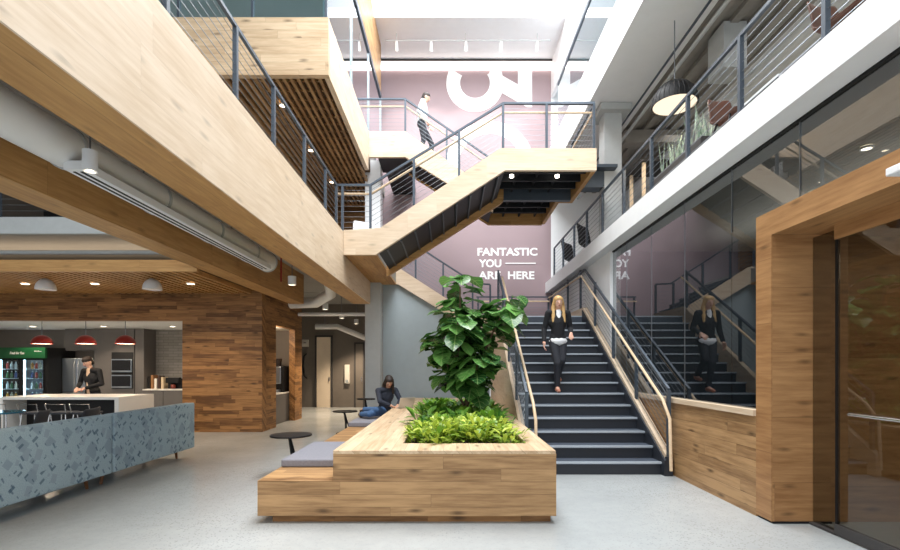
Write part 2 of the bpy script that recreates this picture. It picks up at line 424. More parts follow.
MB().box(3.40, 3.44, 2.2, 4.26, 2.62, 2.75).build('top_rail', wood('portal', 'Y'), dr)
MB().box(3.41, 3.435, 4.245, 4.262, .1, 2.62).build('edge_seal', M_black, dr)
MB().tube([(3.36, 2.4, 1.09), (3.36, 4.05, 1.09)], .016, 10).build('pull_handle', M_chrome, dr, True)
MB().cone((3.36, 4.0, 1.09), (3.415, 4.0, 1.09), .01).build('handle_standoff', M_chrome, dr, True)
# kitchen portal and walls, left
RX = wood('rustic', 'X')
sbox('wall_kitchen_jamb', RX, -6.1, -4.29, 10.9, 11.15, 0, 3.75, 'rustic plank wall beside the kitchen')
sbox('wall_kitchen_header', RX, -14, -6.1, 10.9, 11.15, 2.54, 3.75, 'rustic plank header over the kitchen')
RY = wood('rustic', 'Y')
sbox('wall_kitchen_side', RY, -4.45, -4.29, 11.15, 11.77, 0, 3.75)
sbox('wall_kitchen_side', RY, -4.45, -4.29, 13.2, 13.8, 0, 3.75)
sbox('wall_kitchen_side', RY, -4.45, -4.29, 11.77, 13.2, 2.5, 3.75)
sbox('wall_niche', M_dkgrey, -5.3, -5.2, 11.15, 13.8, 0, 3.0)
sbox('wall_niche_end', M_taupe, -5.2, -4.45, 13.6, 13.7, 0, 3.0)
sbox('ceiling_niche', M_offw, -5.2, -4.45, 11.15, 13.6, 2.5, 2.56)
sbox('ceiling_kitchen', M_white, -14, -6.0, 11.15, 14.7, 2.60, 2.7)
sbox('wall_kitchen_back', M_taupe, -14, -9.4, 14.6, 14.75, 0, 2.7)
def brick_mat():
    t = NT('pale_brick'); b = t.n('ShaderNodeTexBrick'); sp = t.n('ShaderNodeSeparateXYZ'); t.l(t.obj(), sp.inputs[0])
    t.l(t.xyz(t.math('ADD', sp.outputs[0], sp.outputs[1]), sp.outputs[2]), b.inputs['Vector'])
    b.inputs['Color1'].default_value = lin((150, 146, 142)); b.inputs['Color2'].default_value = lin((134, 130, 126)); b.inputs['Mortar'].default_value = lin((112, 108, 104))
    b.inputs['Scale'].default_value = 1; b.inputs['Brick Width'].default_value = .3; b.inputs['Row Height'].default_value = .085; b.inputs['Mortar Size'].default_value = .006
    t.bsdf(b.outputs[0], .7, 0, .3); return t.m
sbox('wall_kitchen_brick', brick_mat(), -9.4, -5.9, 14.6, 14.75, 0, 2.7)
sbox('wall_kitchen_right', M_taupe, -6.0, -5.9, 11.15, 14.6, 0, 2.7)
# corridor end wall
sbox('wall_corridor', M_taupe, -10, -1.2, 17.5, 17.7, 0, 3.75, 'taupe end wall of the corridor')
sbox('wall_corridor_right', M_taupe, -1.75, -1.6, 12.6, 17.5, 0, 3.62)
struct(MB().prism([(-1.75, 0), (1.0, 0), (1.0, 2.14), (-1.35, 3.58), (-1.75, 3.58)], 'Y', 12.32, 12.45).build('wall_stair', M_grey), 'blue grey wall under the stairs')
for i, (x0, x1, z1) in enumerate(((-4.88, -4.37, 2.55), (-3.46, -3.2, 2.3))):
    d = struct(MB().box(x0, x1, 17.44, 17.5, 0, z1).build('door_%d' % (i+2), plain('cream_door', (240, 222, 198), .5, var=.02) if i == 0 else M_taupe), 'cream corridor door' if i == 0 else None)
    f = MB(); f.box(x0-.06, x0, 17.42, 17.5, 0, z1+.06); f.box(x1, x1+.06, 17.42, 17.5, 0, z1+.06); f.box(x0-.06, x1+.06, 17.42, 17.5, z1, z1+.06)
    f.build('door_frame', M_dkgrey, d)
    MB().box(x1-.06, x1-.03, 17.39, 17.44, .95, 1.1).build('door_handle', M_chrome, d)
# lounge slat ceiling
lamp('AREA', 'lounge_up_fill', (-8.5, 9.2, 3.36), 30, WARM, 8, .8, rot=(PI, 0, 0))  # unseen upward fill added to lighten the dark gap above the slats
sl = MB(); x = -13.9
while x < -4.45:
    sl.box(x, x+.07, 8.3, 10.88, 3.14, 3.22); x += .15
struct(sl.build('ceiling_lounge_slats', wood('beam', 'Y')), 'slatted wood ceiling over the lounge')
sbox('ceiling_lounge_backing', plain('brown_backing', (96, 70, 46), .8), -14, -4.4, 8.3, 10.88, 3.26, 3.30)
sbox('trim_18', wood('beam', 'X'), -14, -4.35, 8.22, 8.3, 3.12, 3.32, 'front edge of the slatted ceiling')

# ------------------------------------------------------------------ staircases
RISE, TREAD, Y0 = .174, .288, 6.62
st = thing('staircase', 'wide straight lower staircase with dark treads and pale wood sides', 'staircase', (2.0, 6.62, 0))
def add_tread(parent, box, nose, mt=M_tread):
    t = MB().box(*box).build('tread', mt, parent)
    if nose: MB().box(*nose).build('nosing', M_nose, t)
for k in range(1, 15):
    y = Y0+(k-1)*TREAD; z = k*RISE
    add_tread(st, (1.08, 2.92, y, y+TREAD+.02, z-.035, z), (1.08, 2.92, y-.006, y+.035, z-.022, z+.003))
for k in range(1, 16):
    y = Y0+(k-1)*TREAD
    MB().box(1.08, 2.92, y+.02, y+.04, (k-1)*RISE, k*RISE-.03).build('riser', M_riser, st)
l = MB().prism([(1.08, 10.652), (2.98, 10.652), (2.98, 14.3), (.6, 14.3), (.6, 12.28), (1.08, 12.28)], 'Z', 2.45, 2.61).build('landing', M_tread, st)
MB().box(1.08, 2.92, 10.646, 10.69, 2.588, 2.613).build('nosing', M_nose, l)
PY = wood('pale', 'Y'); PX = wood('pale', 'X')
MB().prism([(6.5, 0), (6.5, .30), (10.6, 2.82), (12.2, 2.82), (12.2, 0)], 'X', 1.0, 1.08).build('stringer', PY, st)
MB().prism([(6.57, .0), (6.57, .295), (10.66, 2.80), (14.3, 2.80), (14.3, 2.5), (10.66, 2.5), (6.60, 0)], 'X', 2.93, 3.02).build('stringer', PY, st)
MB().prism([(6.53, 0), (6.53, .21), (10.66, 2.74), (10.66, 2.40), (6.75, 0)], 'X', 2.905, 2.93).build('skirt', M_riser, st)
MB().box(2.93, 3.02, 6.53, 6.57, 0, .26).build('skirt', M_riser, st)
XS = .6
for k in range(1, 9):
    x = XS-(k-1)*.29; z = 2.61+k*RISE
    if k < 8: add_tread(st, (x-.29, x+.02, 12.28, 14.25, z-.035, z), None)
    MB().box(x-.02, x, 12.28, 14.25, z-RISE, z-.03).build('riser', M_riser, st)
MB().prism([(1.08, 2.10), (1.08, 2.74), (.62, 2.74), (-1.36, 4.02), (-1.74, 4.02), (-1.74, 3.58), (-1.35, 3.58)], 'Y', 12.2, 12.28).build('stringer', PX, st)
MB().box(-1.99, -1.40, 8.99, 12.2, 3.57, 3.615).build('soffit', wood('beam', 'Y'), st)

up = thing('staircase', 'suspended upper staircase with dark steel underside and pale wood fascia', 'staircase', (0, 8.9, 4.0))
MB().prism([(-1.34, 3.60), (-1.34, 3.68), (1.0, 5.21), (1.0, 5.15)], 'Y', 8.98, 10.42).build('soffit', M_pan, up)
for k in range(9):
    x = -1.2+k*.26; z = 3.60+(x+1.34)*.655
    MB().obox((x, 9.7, z), (.03, 1.42, .05), Matrix.Rotation(-math.atan(.655), 3, 'Y')).build('soffit_rib', M_steel, up)
MB().prism([(.95, 5.14), (.95, 5.22), (-1.07, 6.50), (-1.07, 6.42)], 'Y', 11.28, 12.22).build('soffit', M_pan, up)
MB().box(-1.73, -1.07, 11.28, 12.22, 6.42, 6.5).build('soffit', M_pan, up)
n, xs, t9, r9 = 9, -1.1, .2625, 1.47/9
for k in range(1, n+1):
    x = xs+(k-1)*t9; z = 4.0+k*r9
    if k < n: MB().box(x-.02, x+t9, 8.98, 10.42, z-.05, z).build('tread', M_pan, up)
    MB().box(x, x+.02, 8.98, 10.42, z-r9-.03, z-.02).build('riser', M_pan, up)
MB().prism([(-1.995, 4.02), (-1.316, 4.06), (.92, 5.54), (2.70, 5.54), (2.70, 5.13), (1.0, 5.13), (-1.4, 3.565), (-1.995, 3.565)], 'Y', 8.9, 8.98).build('fascia', PX, up)
MB().prism([(-1.40, 3.44), (-1.40, 4.06), (-1.316, 4.06), (.92, 5.54), (1.14, 5.54), (1.14, 5.10), (1.06, 5.02)], 'Y', 10.42, 10.54).build('stringer', wood('beam', 'X'), up)
MB().prism([(.98, 8.98), (2.62, 8.98), (2.62, 10.62), (2.32, 10.62), (2.32, 12.22), (.95, 12.22), (.95, 10.5), (.98, 10.5)], 'Z', 5.38, 5.47).build('landing', M_pan, up)
for y in (9.3, 9.7, 10.1): MB().box(1.0, 2.62, y, y+.05, 5.24, 5.38).build('joist', M_pan, up)
for y in (10.9, 11.3, 11.7): MB().box(.95, 2.32, y, y+.05, 5.24, 5.38).build('joist', M_pan, up)
for x in (1.3, 1.7, 2.1): MB().box(x, x+.04, 8.98, 12.22, 5.30, 5.38).build('joist', M_pan, up)
MB().box(1.0, 2.62, 10.5, 10.62, 5.13, 5.38).build('cross_beam', M_steel, up)
BY = wood('beam', 'Y')
MB().box(2.62, 2.70, 8.98, 10.70, 5.13, 5.54).build('fascia', BY, up)
MB().box(2.40, 2.62, 10.62, 10.70, 5.13, 5.54).build('fascia', wood('beam', 'X'), up)
MB().box(2.32, 2.40, 10.62, 12.3, 5.13, 5.54).build('fascia', BY, up)
MB().prism([(2.32, 5.54), (.93, 5.54), (-1.07, 6.98), (-1.07, 6.38), (.95, 5.10), (2.32, 5.10)], 'Y', 12.22, 12.3).build('fascia', wood('beam', 'X'), up)
for x in (1.2, 2.1): MB().cone((x, 9.5, 5.235), (x, 9.5, 5.28), .04, n=16).build('downlight', M_lampcool, up)
xs, r8 = .95, 1.43/8
for k in range(1, 9):
    x = xs-(k-1)*.288; z = 5.47+k*r8
    if k < 8: MB().box(x-.288, x+.02, 11.28, 12.22, z-.05, z).build('tread', M_pan, up)
    MB().box(x-.02, x, 11.28, 12.22, z-r8-.03, z-.02).build('riser', M_pan, up)
MB().prism([(.98, 5.10), (.98, 5.56), (-1.07, 6.98), (-2.1, 6.98), (-2.1, 6.38), (-1.07, 6.38)], 'Y', 11.2, 11.28).build('stringer', PX, up)
MB().box(-1.73, -1.07, 11.28, 14.45, 6.66, 6.90).build('landing', M_pan, up)
MB().prism([(2.7, 5.12), (3.08, 5.12), (3.3, 5.4), (3.3, 5.5), (2.7, 5.5)], 'Y', 9.72, 10.0).build('bracket', M_steel, up)
MB().box(2.7, 3.3, 9.5, 10.2, 5.44, 5.5).build('bracket', M_steel, up)

# ------------------------------------------------------------------ cable railings
def railing(label, path, posts, h=.95, ncab=9, side=None, base=0.0, post=.022, open_base=.08, hand_ext=None, group=None, rail_end=None):
    path = [Vector(p) for p in path]; posts = [Vector(p) for p in posts]
    r = thing('cable_railing', label, 'railing', tuple(path[0]), group=group)
    MB().tube([p+Vector((0, 0, h)) for p in path], .026, 4).build('top_rail', M_steel, r)
    for p in posts: MB().box(p.x-post, p.x+post, p.y-post, p.y+post, p.z+base, p.z+h-.01).build('post', M_steel, r)
    for i in range(ncab):
        z = open_base+(h-open_base-.1)*i/(ncab-1)
        MB().tube([p+Vector((0, 0, z)) for p in path], .0038, 5).build('cable', M_cable, r)
    if side:
        sv = Vector((side[0], side[1], 0)); pts = [p+sv+Vector((0, 0, h-.14)) for p in path]
        if hand_ext: pts = [Vector(q) for q in hand_ext[0]]+pts+[Vector(q) for q in hand_ext[1]]
        hr = MB().tube(pts, .021, 8).build('handrail', wood('rail', 'Y'), r, True)
        b = MB()
        for p in posts: b.tube([p+Vector((0, 0, h-.22)), p+sv*.8+Vector((0, 0, h-.2)), p+sv+Vector((0, 0, h-.15))], .008, 6)
        b.build('rail_brackets', M_steel, hr)['kind'] = 'stuff'
    return r
railing('cable railing along the deep pale wood beam, left upper floor', [(-2.2, .6, 4.0), (-2.2, 9.2, 4.0)], [(-2.2, y, 4.0) for y in (1.3, 2.5, 3.7, 4.9, 5.95, 7.2, 8.4, 9.2)], .97)
railing('cable railing climbing the front of the suspended upper staircase', [(-2.12, 8.94, 4.0), (-1.5, 8.94, 4.0), (.97, 8.94, 5.52), (2.66, 8.94, 5.52), (2.66, 10.6, 5.52)],
        [(-2.02, 8.94, 4.0), (-1.5, 8.94, 4.0), (-.69, 8.94, 4.5), (.15, 8.94, 5.015), (.97, 8.94, 5.52), (1.78, 8.94, 5.52), (2.66, 8.94, 5.52), (2.66, 10.6, 5.52)], .87, 8, (0, .07))
railing('cable railing on the top return flight, beside the man in white', [(-2.08, 11.24, 6.95), (-1.07, 11.24, 6.95), (.9, 11.24, 5.58)],
        [(-2.06, 11.24, 6.95), (-1.07, 11.24, 6.95), (-.1, 11.24, 6.275), (.88, 11.24, 5.594)], .8, 8, (0, .07))
railing('cable railing along the white balcony edge, right upper floor', [(3.03, .4, 4.01), (3.03, 14.1, 4.01)], [(3.03, y, 4.01) for y in (1.6, 2.75, 3.88, 5.02, 6.14, 7.25, 8.4, 9.6, 10.7, 11.8, 12.96, 14.08)], .945)
sl_ = (2.82-.2)/(10.66-6.5)
zb = lambda y: .24+(min(y, 10.66)-6.48)*(2.80-.24)/(10.66-6.48)
railing('cable railing on the white wall side of the lower staircase', [(2.97, 6.55, .26), (2.97, 10.66, 2.72), (2.97, 14.2, 2.72)],
        [(2.97, y, zb(y)-.02) for y in (6.55, 7.69, 8.78, 9.9, 11.0, 12.2, 14.15)], .92, 9, (-.08, 0), hand_ext=([(2.89, 6.3, .12), (2.89, 6.34, .80)], []))
zc = lambda y: .30+(min(y, 10.6)-6.5)*(2.82-.30)/(10.6-6.5)
railing('cable railing on the planter side of the lower staircase', [(1.04, 6.6, .33), (1.04, 10.6, 2.80)], [(1.04, y, zc(y)-.02) for y in (6.6, 7.6, 8.6, 9.6, 10.55)], .80, 8, (.09, 0),
        hand_ext=([(1.13, 6.36, .12), (1.13, 6.40, .78)], []))
zs = lambda x: 2.74+(.62-x)*(4.02-2.74)/1.98
railing('cable railing on the second flight, above the blue grey wall', [(1.0, 12.24, 2.72), (.62, 12.24, 2.74), (-1.36, 12.24, 4.02), (-1.74, 12.24, 4.02)],
        [(1.0, 12.24, 2.72)]+[(x, 12.24, zs(x)-.02) for x in (.55, -.2, -.9)]+[(-1.5, 12.24, 4.02)], .86, 8)
railing('cable railing across the back of the stair landing, below the wall lettering', [(.75, 14.2, 2.62), (2.9, 14.2, 2.62)], [(x, 14.2, 2.62) for x in (.8, 1.8, 2.88)], .92, 8, (0, -.07))
railing('cable railing above the lounge slat ceiling, far left', [(-12, 8.3, 4.0), (-4.05, 8.3, 4.0)], [(x, 8.3, 4.0) for x in (-10.6, -9.2, -7.8, -6.4, -5.0, -4.1)], 1.0, 9)

# ------------------------------------------------------------------ writing on the rose wall
def text_mesh(name, txt, mat, x0, x1, z0, z1, y, parent=None, bold=.03, depth=.004, shear=0, axis='Y'):
    c = bpy.data.curves.new('text_tmp', 'FONT'); c.body = txt; c.offset = bold; c.resolution_u = 4; c.shear = shear
    o = bpy.data.objects.new('text_tmp', c); COL.objects.link(o)
    dg = bpy.context.evaluated_depsgraph_get(); me = bpy.data.meshes.new_from_object(o.evaluated_get(dg))
    bpy.data.objects.remove(o); bm = bmesh.new(); bm.from_mesh(me); bpy.data.meshes.remove(me); bpy.data.curves.remove(c)
    xs = [v.co.x for v in bm.verts]; ys = [v.co.y for v in bm.verts]
    ax, bx, ay, by = min(xs), max(xs), min(ys), max(ys)
    for v in bm.verts:
        v.co = Vector((x0+(v.co.x-ax)/(bx-ax)*(x1-x0), y, z0+(v.co.y-ay)/(by-ay)*(z1-z0)))
    r = bmesh.ops.extrude_face_region(bm, geom=bm.faces[:])
    for v in [g for g in r['geom'] if isinstance(g, bmesh.types.BMVert)]: v.co.y += depth
    for f_ in bm.faces: f_.smooth = False
    m = MB(); m.bm.free(); m.bm = bm
    return m.build(name, mat, parent)
wl = thing('wall_lettering', 'white capital letters reading FANTASTIC YOU ARE HERE on the rose wall', 'lettering', (1.7, 14.5, 4.1))
text_mesh('word', 'FANTASTIC', M_letter, .80, 2.61, 4.83, 5.07, 14.494, wl)
text_mesh('word', 'YOU', M_letter, .84, 1.52, 4.48, 4.72, 14.494, wl)
MB().box(1.64, 2.56, 14.485, 14.499, 4.585, 4.615).build('dash', M_letter, wl)
text_mesh('word', 'ARE', M_letter, .82, 1.50, 4.12, 4.36, 14.494, wl)
text_mesh('word', 'HERE', M_letter, 1.72, 2.52, 4.12, 4.36, 14.494, wl)
def ring(cx, cz, ro, ri, a0, a1, y0=14.494, y1=14.499, zmax=None, sx=1):
    m = MB(); N = 48; pts = []
    o = [(cx+sx*ro*math.cos(a0+(a1-a0)*i/N), cz+ro*math.sin(a0+(a1-a0)*i/N)) for i in range(N+1)]
    n_ = [(cx+sx*ri*math.cos(a0+(a1-a0)*i/N), cz+ri*math.sin(a0+(a1-a0)*i/N)) for i in range(N+1)]
    for i in range(N):
        q = [o[i], o[i+1], n_[i+1], n_[i]]
        m.prism(q, 'Y', y0, y1)
    return m
def P(x, y): d = 14.49; return ((x-451)*d/480, 1.5+(366-y)*d/480)
gl = thing('wall_graphic', 'giant sideways white numeral painted high on the rose wall', 'lettering', (1.1, 14.5, 9.0))
cx, cz = P(475, 83)
m = ring(cx, cz, .865, .45, math.radians(150), math.radians(395))
m.prism([P(491, 69), P(518, 84.5), P(518, 68), P(532, 68), P(532, 107), P(527, 107), P(499, 91), P(488, 76)], 'Y', 14.489, 14.4985)
m.build('numeral', M_letter, gl)
cx, cz = P(490, 165)
ring(cx, cz, 1.33, .95, 0, 2*PI).build('numeral', M_letter, gl)

# ------------------------------------------------------------------ planter with bench
OX, OY = wood('oak', 'X'), wood('oak', 'Y')
pl = thing('planter_bench', 'long oak planter with a stepped bench and wide ledge', 'planter', (0, 4.6, 0))
MB().box(-1.72, .96, 4.63, 12.1, 0, .07).build('plinth', wood('rustic', 'X'), pl)
bn = MB(); bn.prism([(-1.84, .075), (-1.12, .075), (-1.12, .41), (-1.84, .41)], 'Y', 4.56, 10.2); bn.build('bench', OX, pl, bevel=.004)
MB().box(-1.12, 1.0, 4.56, 4.62, .075, .665).build('front_panel', OX, pl)
MB().box(-1.12, -1.06, 4.62, 12.15, .41, .665).build('side_panel', OY, pl)
MB().box(.93, .995, 4.62, 12.15, .075, .665).build('side_panel', OY, pl)
TOPW = wood('paleoak', 'Y')
top = MB()
top.box(-1.12, -.5, 4.56, 12.15, .665, .695); top.box(.78, .995, 4.56, 12.15, .665, .695)
top.box(-.5, .78, 4.56, 5.0, .665, .695); top.box(-.5, .78, 9.4, 12.15, .665, .695)
bmesh.ops.remove_doubles(top.bm, verts=top.bm.verts[:], dist=.0001)
top.build('ledge', TOPW, pl)
MB().box(-.5, .78, 5.0, 9.4, .30, .58).build('soil', M_soil, pl)
def cushion(y0, y1, label):
    o = MB().box(-1.83, -1.13, y0, y1, .412, .495).build('cushion', M_cush, bevel=.018, seg=3)
    tag(o, label, 'cushion', 'bench cushions on the oak planter')
cushion(5.16, 6.4, 'grey bench cushion nearest the planter front, empty')
cushion(8.55, 9.95, 'grey bench cushion under the seated woman')

# ------------------------------------------------------------------ plants
def leaf_mat(name, c0, c1, rough=.35, rib=(170, 200, 120), trans=.15, veins=False):
    t = NT(name); o = t.obj(); n = t.noise(o, 5, 3); wn = t.noise(o, 1.6, 2)
    geo = t.n('ShaderNodeNewGeometry')
    col = t.ramp(t.math('ADD', t.math('MULTIPLY', geo.outputs['Random Per Island'], .7), t.math('MULTIPLY', n, .3)), [(.15, lin(c0)), (.9, lin(c1))])
    uvn = t.n('ShaderNodeUVMap'); su = t.n('ShaderNodeSeparateXYZ'); t.l(uvn.outputs[0], su.inputs[0])
    au = t.math('ABSOLUTE', su.outputs[0]); vein = t.math('FRACT', t.math('SUBTRACT', t.math('MULTIPLY', su.outputs[1], 7.0), t.math('MULTIPLY', au, 1.6)))
    vv = t.math('MAXIMUM', t.math('LESS_THAN', vein, .10), t.math('LESS_THAN', au, .05))
    col = t.mix(t.math('MULTIPLY', vv, .45 if veins else 0.0), col, lin(rib))
    b = t.bsdf(col, rough, 0, .6, vein if veins else None, .35, .02)
    tl = t.n('ShaderNodeBsdfTranslucent'); t.l(col, tl.inputs[0]); mx = t.n('ShaderNodeMixShader'); mx.inputs[0].default_value = trans
    t.l(b.outputs[0], mx.inputs[1]); t.l(tl.outputs[0], mx.inputs[2]); t.l(mx.outputs[0], t.out.inputs[0]); return t.m
M_fig = leaf_mat('fig_leaf', (30, 76, 36), (112, 168, 84), .26, veins=True)
M_lime = leaf_mat('lime_leaf', (96, 142, 34), (216, 228, 96), .45, trans=.3)
M_fern = leaf_mat('fern_leaf', (54, 112, 36), (146, 190, 66), .5, trans=.25)
def leaf(bm, base, d, up, L, Wd, droop=.25, wave=.06, prof=None, nu=5):
    d = Vector(d).normalized(); up = Vector(up); s = d.cross(up)
    if s.length < 1e-3: s = d.orthogonal()
    s.normalize(); u = s.cross(d).normalized(); base = Vector(base); rows = []
    prof = prof or (.06, .38, .62, .86, 1.0, .78, .0)
    ph = random.random()*6
    for i, w in enumerate(prof):
        t = i/(len(prof)-1); c = base+d*(L*t)-Vector((0, 0, 1))*(droop*L*t*t)
        if w == 0: rows.append([bm.verts.new(c)]); continue
        e = wave*L*math.sin(ph+t*9)
        rows.append([bm.verts.new(c-s*Wd*w+u*(.22*Wd*w+e)), bm.verts.new(c), bm.verts.new(c+s*Wd*w+u*(.22*Wd*w-e))])
    uvl = bm.loops.layers.uv.verify(); uvd = {}
    for i, r_ in enumerate(rows):
        for j, v in enumerate(r_): uvd[v] = ((j-1) if len(r_) == 3 else 0, i/(len(rows)-1))
    for A, B in zip(rows, rows[1:]):
        if len(B) == 1: fs = [bm.faces.new((A[0], A[1], B[0])), bm.faces.new((A[1], A[2], B[0]))]
        else: fs = [bm.faces.new((A[0], A[1], B[1], B[0])), bm.faces.new((A[1], A[2], B[2], B[1]))]
        for f_ in fs:
            for lp in f_.loops: lp[uvl].uv = uvd[lp.vert]
def thick(o, t=.002):
    pass
rng = random.Random(11)
fig = thing('fiddle_leaf_fig', 'tall fiddle leaf fig tree with big glossy leaves in the planter', 'tree', (.25, 7.4, .58))
base = Vector((.25, 7.4, .56))
def br(pts, r0): return [Vector(p) for p in pts], r0
branches = [
    br([(.25, 7.4, .5), (.24, 7.4, .9), (.22, 7.42, 1.3), (.18, 7.45, 1.75), (.14, 7.45, 2.25), (.14, 7.42, 2.72)], .03),
    br([(.24, 7.4, .85), (.32, 7.38, 1.2), (.48, 7.36, 1.65), (.68, 7.34, 2.1), (.84, 7.32, 2.42)], .024),
    br([(.24, 7.4, .8), (.10, 7.36, 1.1), (-.02, 7.33, 1.4), (-.10, 7.3, 1.7), (-.10, 7.3, 1.95)], .022),
    br([(.23, 7.42, 1.2), (.33, 7.6, 1.5), (.42, 7.75, 1.9), (.45, 7.8, 2.2)], .018),
    br([(.23, 7.42, 1.3), (.12, 7.2, 1.6), (.10, 7.05, 1.95), (.10, 6.98, 2.2)], .018),
    br([(.24, 7.4, .95), (.30, 7.2, 1.15), (.36, 7.05, 1.4), (.40, 7.0, 1.6)], .016),
]
tk = MB(); lf = MB()
for pts, r0 in branches:
    n_ = len(pts)-1
    for i in range(n_):
        tk.capsule(pts[i], pts[i+1], r0*(1-.6*i/n_), r0*(1-.6*(i+1)/n_))
    dense = []
    for i in range(n_):
        for k in range(12): dense.append((pts[i].lerp(pts[i+1], k/8), (i+k/8)/n_))
    a = rng.random()*6
    for p, t in dense:
        if p.z < 1.2: continue
        a += 2.4+rng.uniform(-.4, .4)
        for rep in range(1 if t < .75 else 2):
            a2 = a+rep*2.1
            L = rng.uniform(.26, .42); dr = Vector((math.cos(a2), math.sin(a2), rng.uniform(-.45, .45)))
            leaf(lf.bm, p+dr*.05, dr, (0, 0, 1), L, L*rng.uniform(.36, .46), rng.uniform(.1, .6), .05)
tk.build('trunk', M_trunk, fig, True)
lf.build('foliage', M_fig, fig, 'all')['kind'] = 'stuff'
gc = MB()
def clump(m, x, y, z, n, L, spread, mat=None):
    for i in range(n):
        a = rng.random()*2*PI; t = rng.random(); e = rng.uniform(.15, 1.3)
        d = Vector((math.cos(a)*math.cos(e), math.sin(a)*math.cos(e), math.sin(e)))
        p = Vector((x, y, z))+Vector((math.cos(a), math.sin(a), 0))*spread*t*.5+Vector((0, 0, rng.uniform(0, spread*.55)))
        l_ = L*rng.uniform(.6, 1.2)
        leaf(m.bm, p, d, (0, 0, 1), l_, l_*.2, .3, .02, (.1, .8, 1, .6, 0))
for i in range(70):
    x = -.42+1.12*rng.random(); y = 5.08+1.35*rng.random()
    clump(gc, x, y, .60+.10*rng.random()*(1 if abs(x-.14) < .42 and y < 6.2 else .3), 26, .135, .30)
tag(gc.build('groundcover', M_lime, None, 'all'), 'bright lime green groundcover filling the planter front', 'groundcover', kind='stuff')
gc = MB()
for i in range(60):
    x = -.42+1.14*rng.random(); y = 6.4+2.9*rng.random()
    clump(gc, x, y, .62, 34, .20, .36)
tag(gc.build('groundcover', M_fern, None, 'all'), 'darker green ferns behind the lime groundcover, around the fig trunk', 'groundcover', kind='stuff')

# ------------------------------------------------------------------ seating, tables
def sofa_mat():
    t = NT('patterned_sofa_fabric'); o = t.obj(); n = t.noise(o, 90, 3)
    sp = t.n('ShaderNodeSeparateXYZ'); t.l(o, sp.inputs[0]); y, z = sp.outputs[1], t.math('ADD', sp.outputs[2], t.math('MULTIPLY', sp.outputs[0], .8))
    col = t.ramp(n, [(.3, lin((140, 162, 176))), (.7, lin((158, 180, 192)))])
    for k, (ca, sa, sc, st_, thr, c) in enumerate(((.75, -.66, 4.6, 1.1, .30, (122, 142, 158)), (.35, .94, 5.4, 1.4, .26, (132, 150, 166)), (.8, .6, 6.5, 2.3, .17, (58, 84, 104)), (.5, -.86, 7.0, 2.8, .16, (66, 92, 114)))):
        a = t.math('ADD', t.math('MULTIPLY', y, ca), t.math('MULTIPLY', z, sa)); b = t.math('SUBTRACT', t.math('MULTIPLY', z, ca), t.math('MULTIPLY', y, sa))
        v = t.n('ShaderNodeTexVoronoi', distance='CHEBYCHEV', voronoi_dimensions='2D'); v.inputs['Scale'].default_value = sc
        t.l(t.xyz(t.math('ADD', a, k*3.3), t.math('MULTIPLY', b, st_)), v.inputs['Vector'])
        sc_ = t.n('ShaderNodeSeparateColor'); t.l(v.outputs['Color'], sc_.inputs[0])
        f = t.math('MULTIPLY', t.math('LESS_THAN', v.outputs['Distance'], t.math('MULTIPLY', sc_.outputs[1], thr*1.5)), t.math('GREATER_THAN', sc_.outputs[0], .35))
        col = t.mix(t.math('MULTIPLY', f, .65), col, lin(c))
    t.bsdf(col, .9, 0, .2, n, .1); return t.m
M_sofa = sofa_mat()
M_legwood = plain('walnut_leg', (130, 84, 50), .5, var=.15)
def sofa(y0, y1, label):
    L = y1-y0
    s = thing('sofa', label, 'sofa', (-4.2, (y0+y1)/2, 0), local=True, group='patterned sofas by the lounge')
    MB().box(-.15, 0, -L/2, L/2, .17, .90).build('backrest', M_sofa, s, bevel=.02, seg=3)
    MB().box(-.84, -.15, -L/2+.14, L/2-.14, .17, .30).build('base', M_sofa, s, bevel=.01)
    for q in (-1, 1):
        MB().box(-.84, -.15, q*(L/2-.07)-.07, q*(L/2-.07)+.07, .17, .62).build('armrest', M_sofa, s, bevel=.03, seg=3)
        MB().box(-.86, -.16, q*L/4-L/4+.08 if q > 0 else -L/2+.145, L/2-.145 if q > 0 else -.005, .30, .45).build('seat_cushion', M_sofa, s, bevel=.03, seg=3)
        for x in (-.76, -.24): MB().cone((x, q*(L/2-.10), 0), (x, q*(L/2-.14), .18), .016, .026).build('leg', M_legwood, s, True)
    return s
sofa(5.985, 7.87, 'blue grey patterned sofa seen from behind, its end beside the plank kitchen wall')
sofa(4.15, 5.955, 'blue grey patterned sofa seen from behind, nearer the camera, cut by the frame')
def side_table(loc, h, r, label):
    s = thing('side_table', label, 'table', loc, local=True, group='black side tables along the bench')
    MB().lathe([(0, h-.022), (r, h-.022), (r+.004, h-.01), (r, h), (0, h)], n=40).build('table_top', M_black, s, True)
    MB().tube([(.02, 0, .015), (.015, 0, h*.5), (-.02, 0, h-.02)], .022, 8).build('leg', M_black, s, True)
    MB().tube([(.12, .05, .02), (.05, .0, h*.5), (-.02, 0, h-.02)], .016, 8).build('leg', M_black, s, True)
    MB().lathe([(0, 0), (.20, 0), (.20, .012), (0, .016)], (0, 0, 0), 32).build('base', M_black, s, True)
side_table((-2.2, 6.6, 0), .56, .275, 'round black side table beside the grey bench cushion nearest the planter front')
side_table((-2.36, 10.7, 0), .50, .27, 'round black side table standing before the cream corridor door')
side_table((-1.98, 11.2, 0), .74, .21, 'taller round black side table against the concrete column')

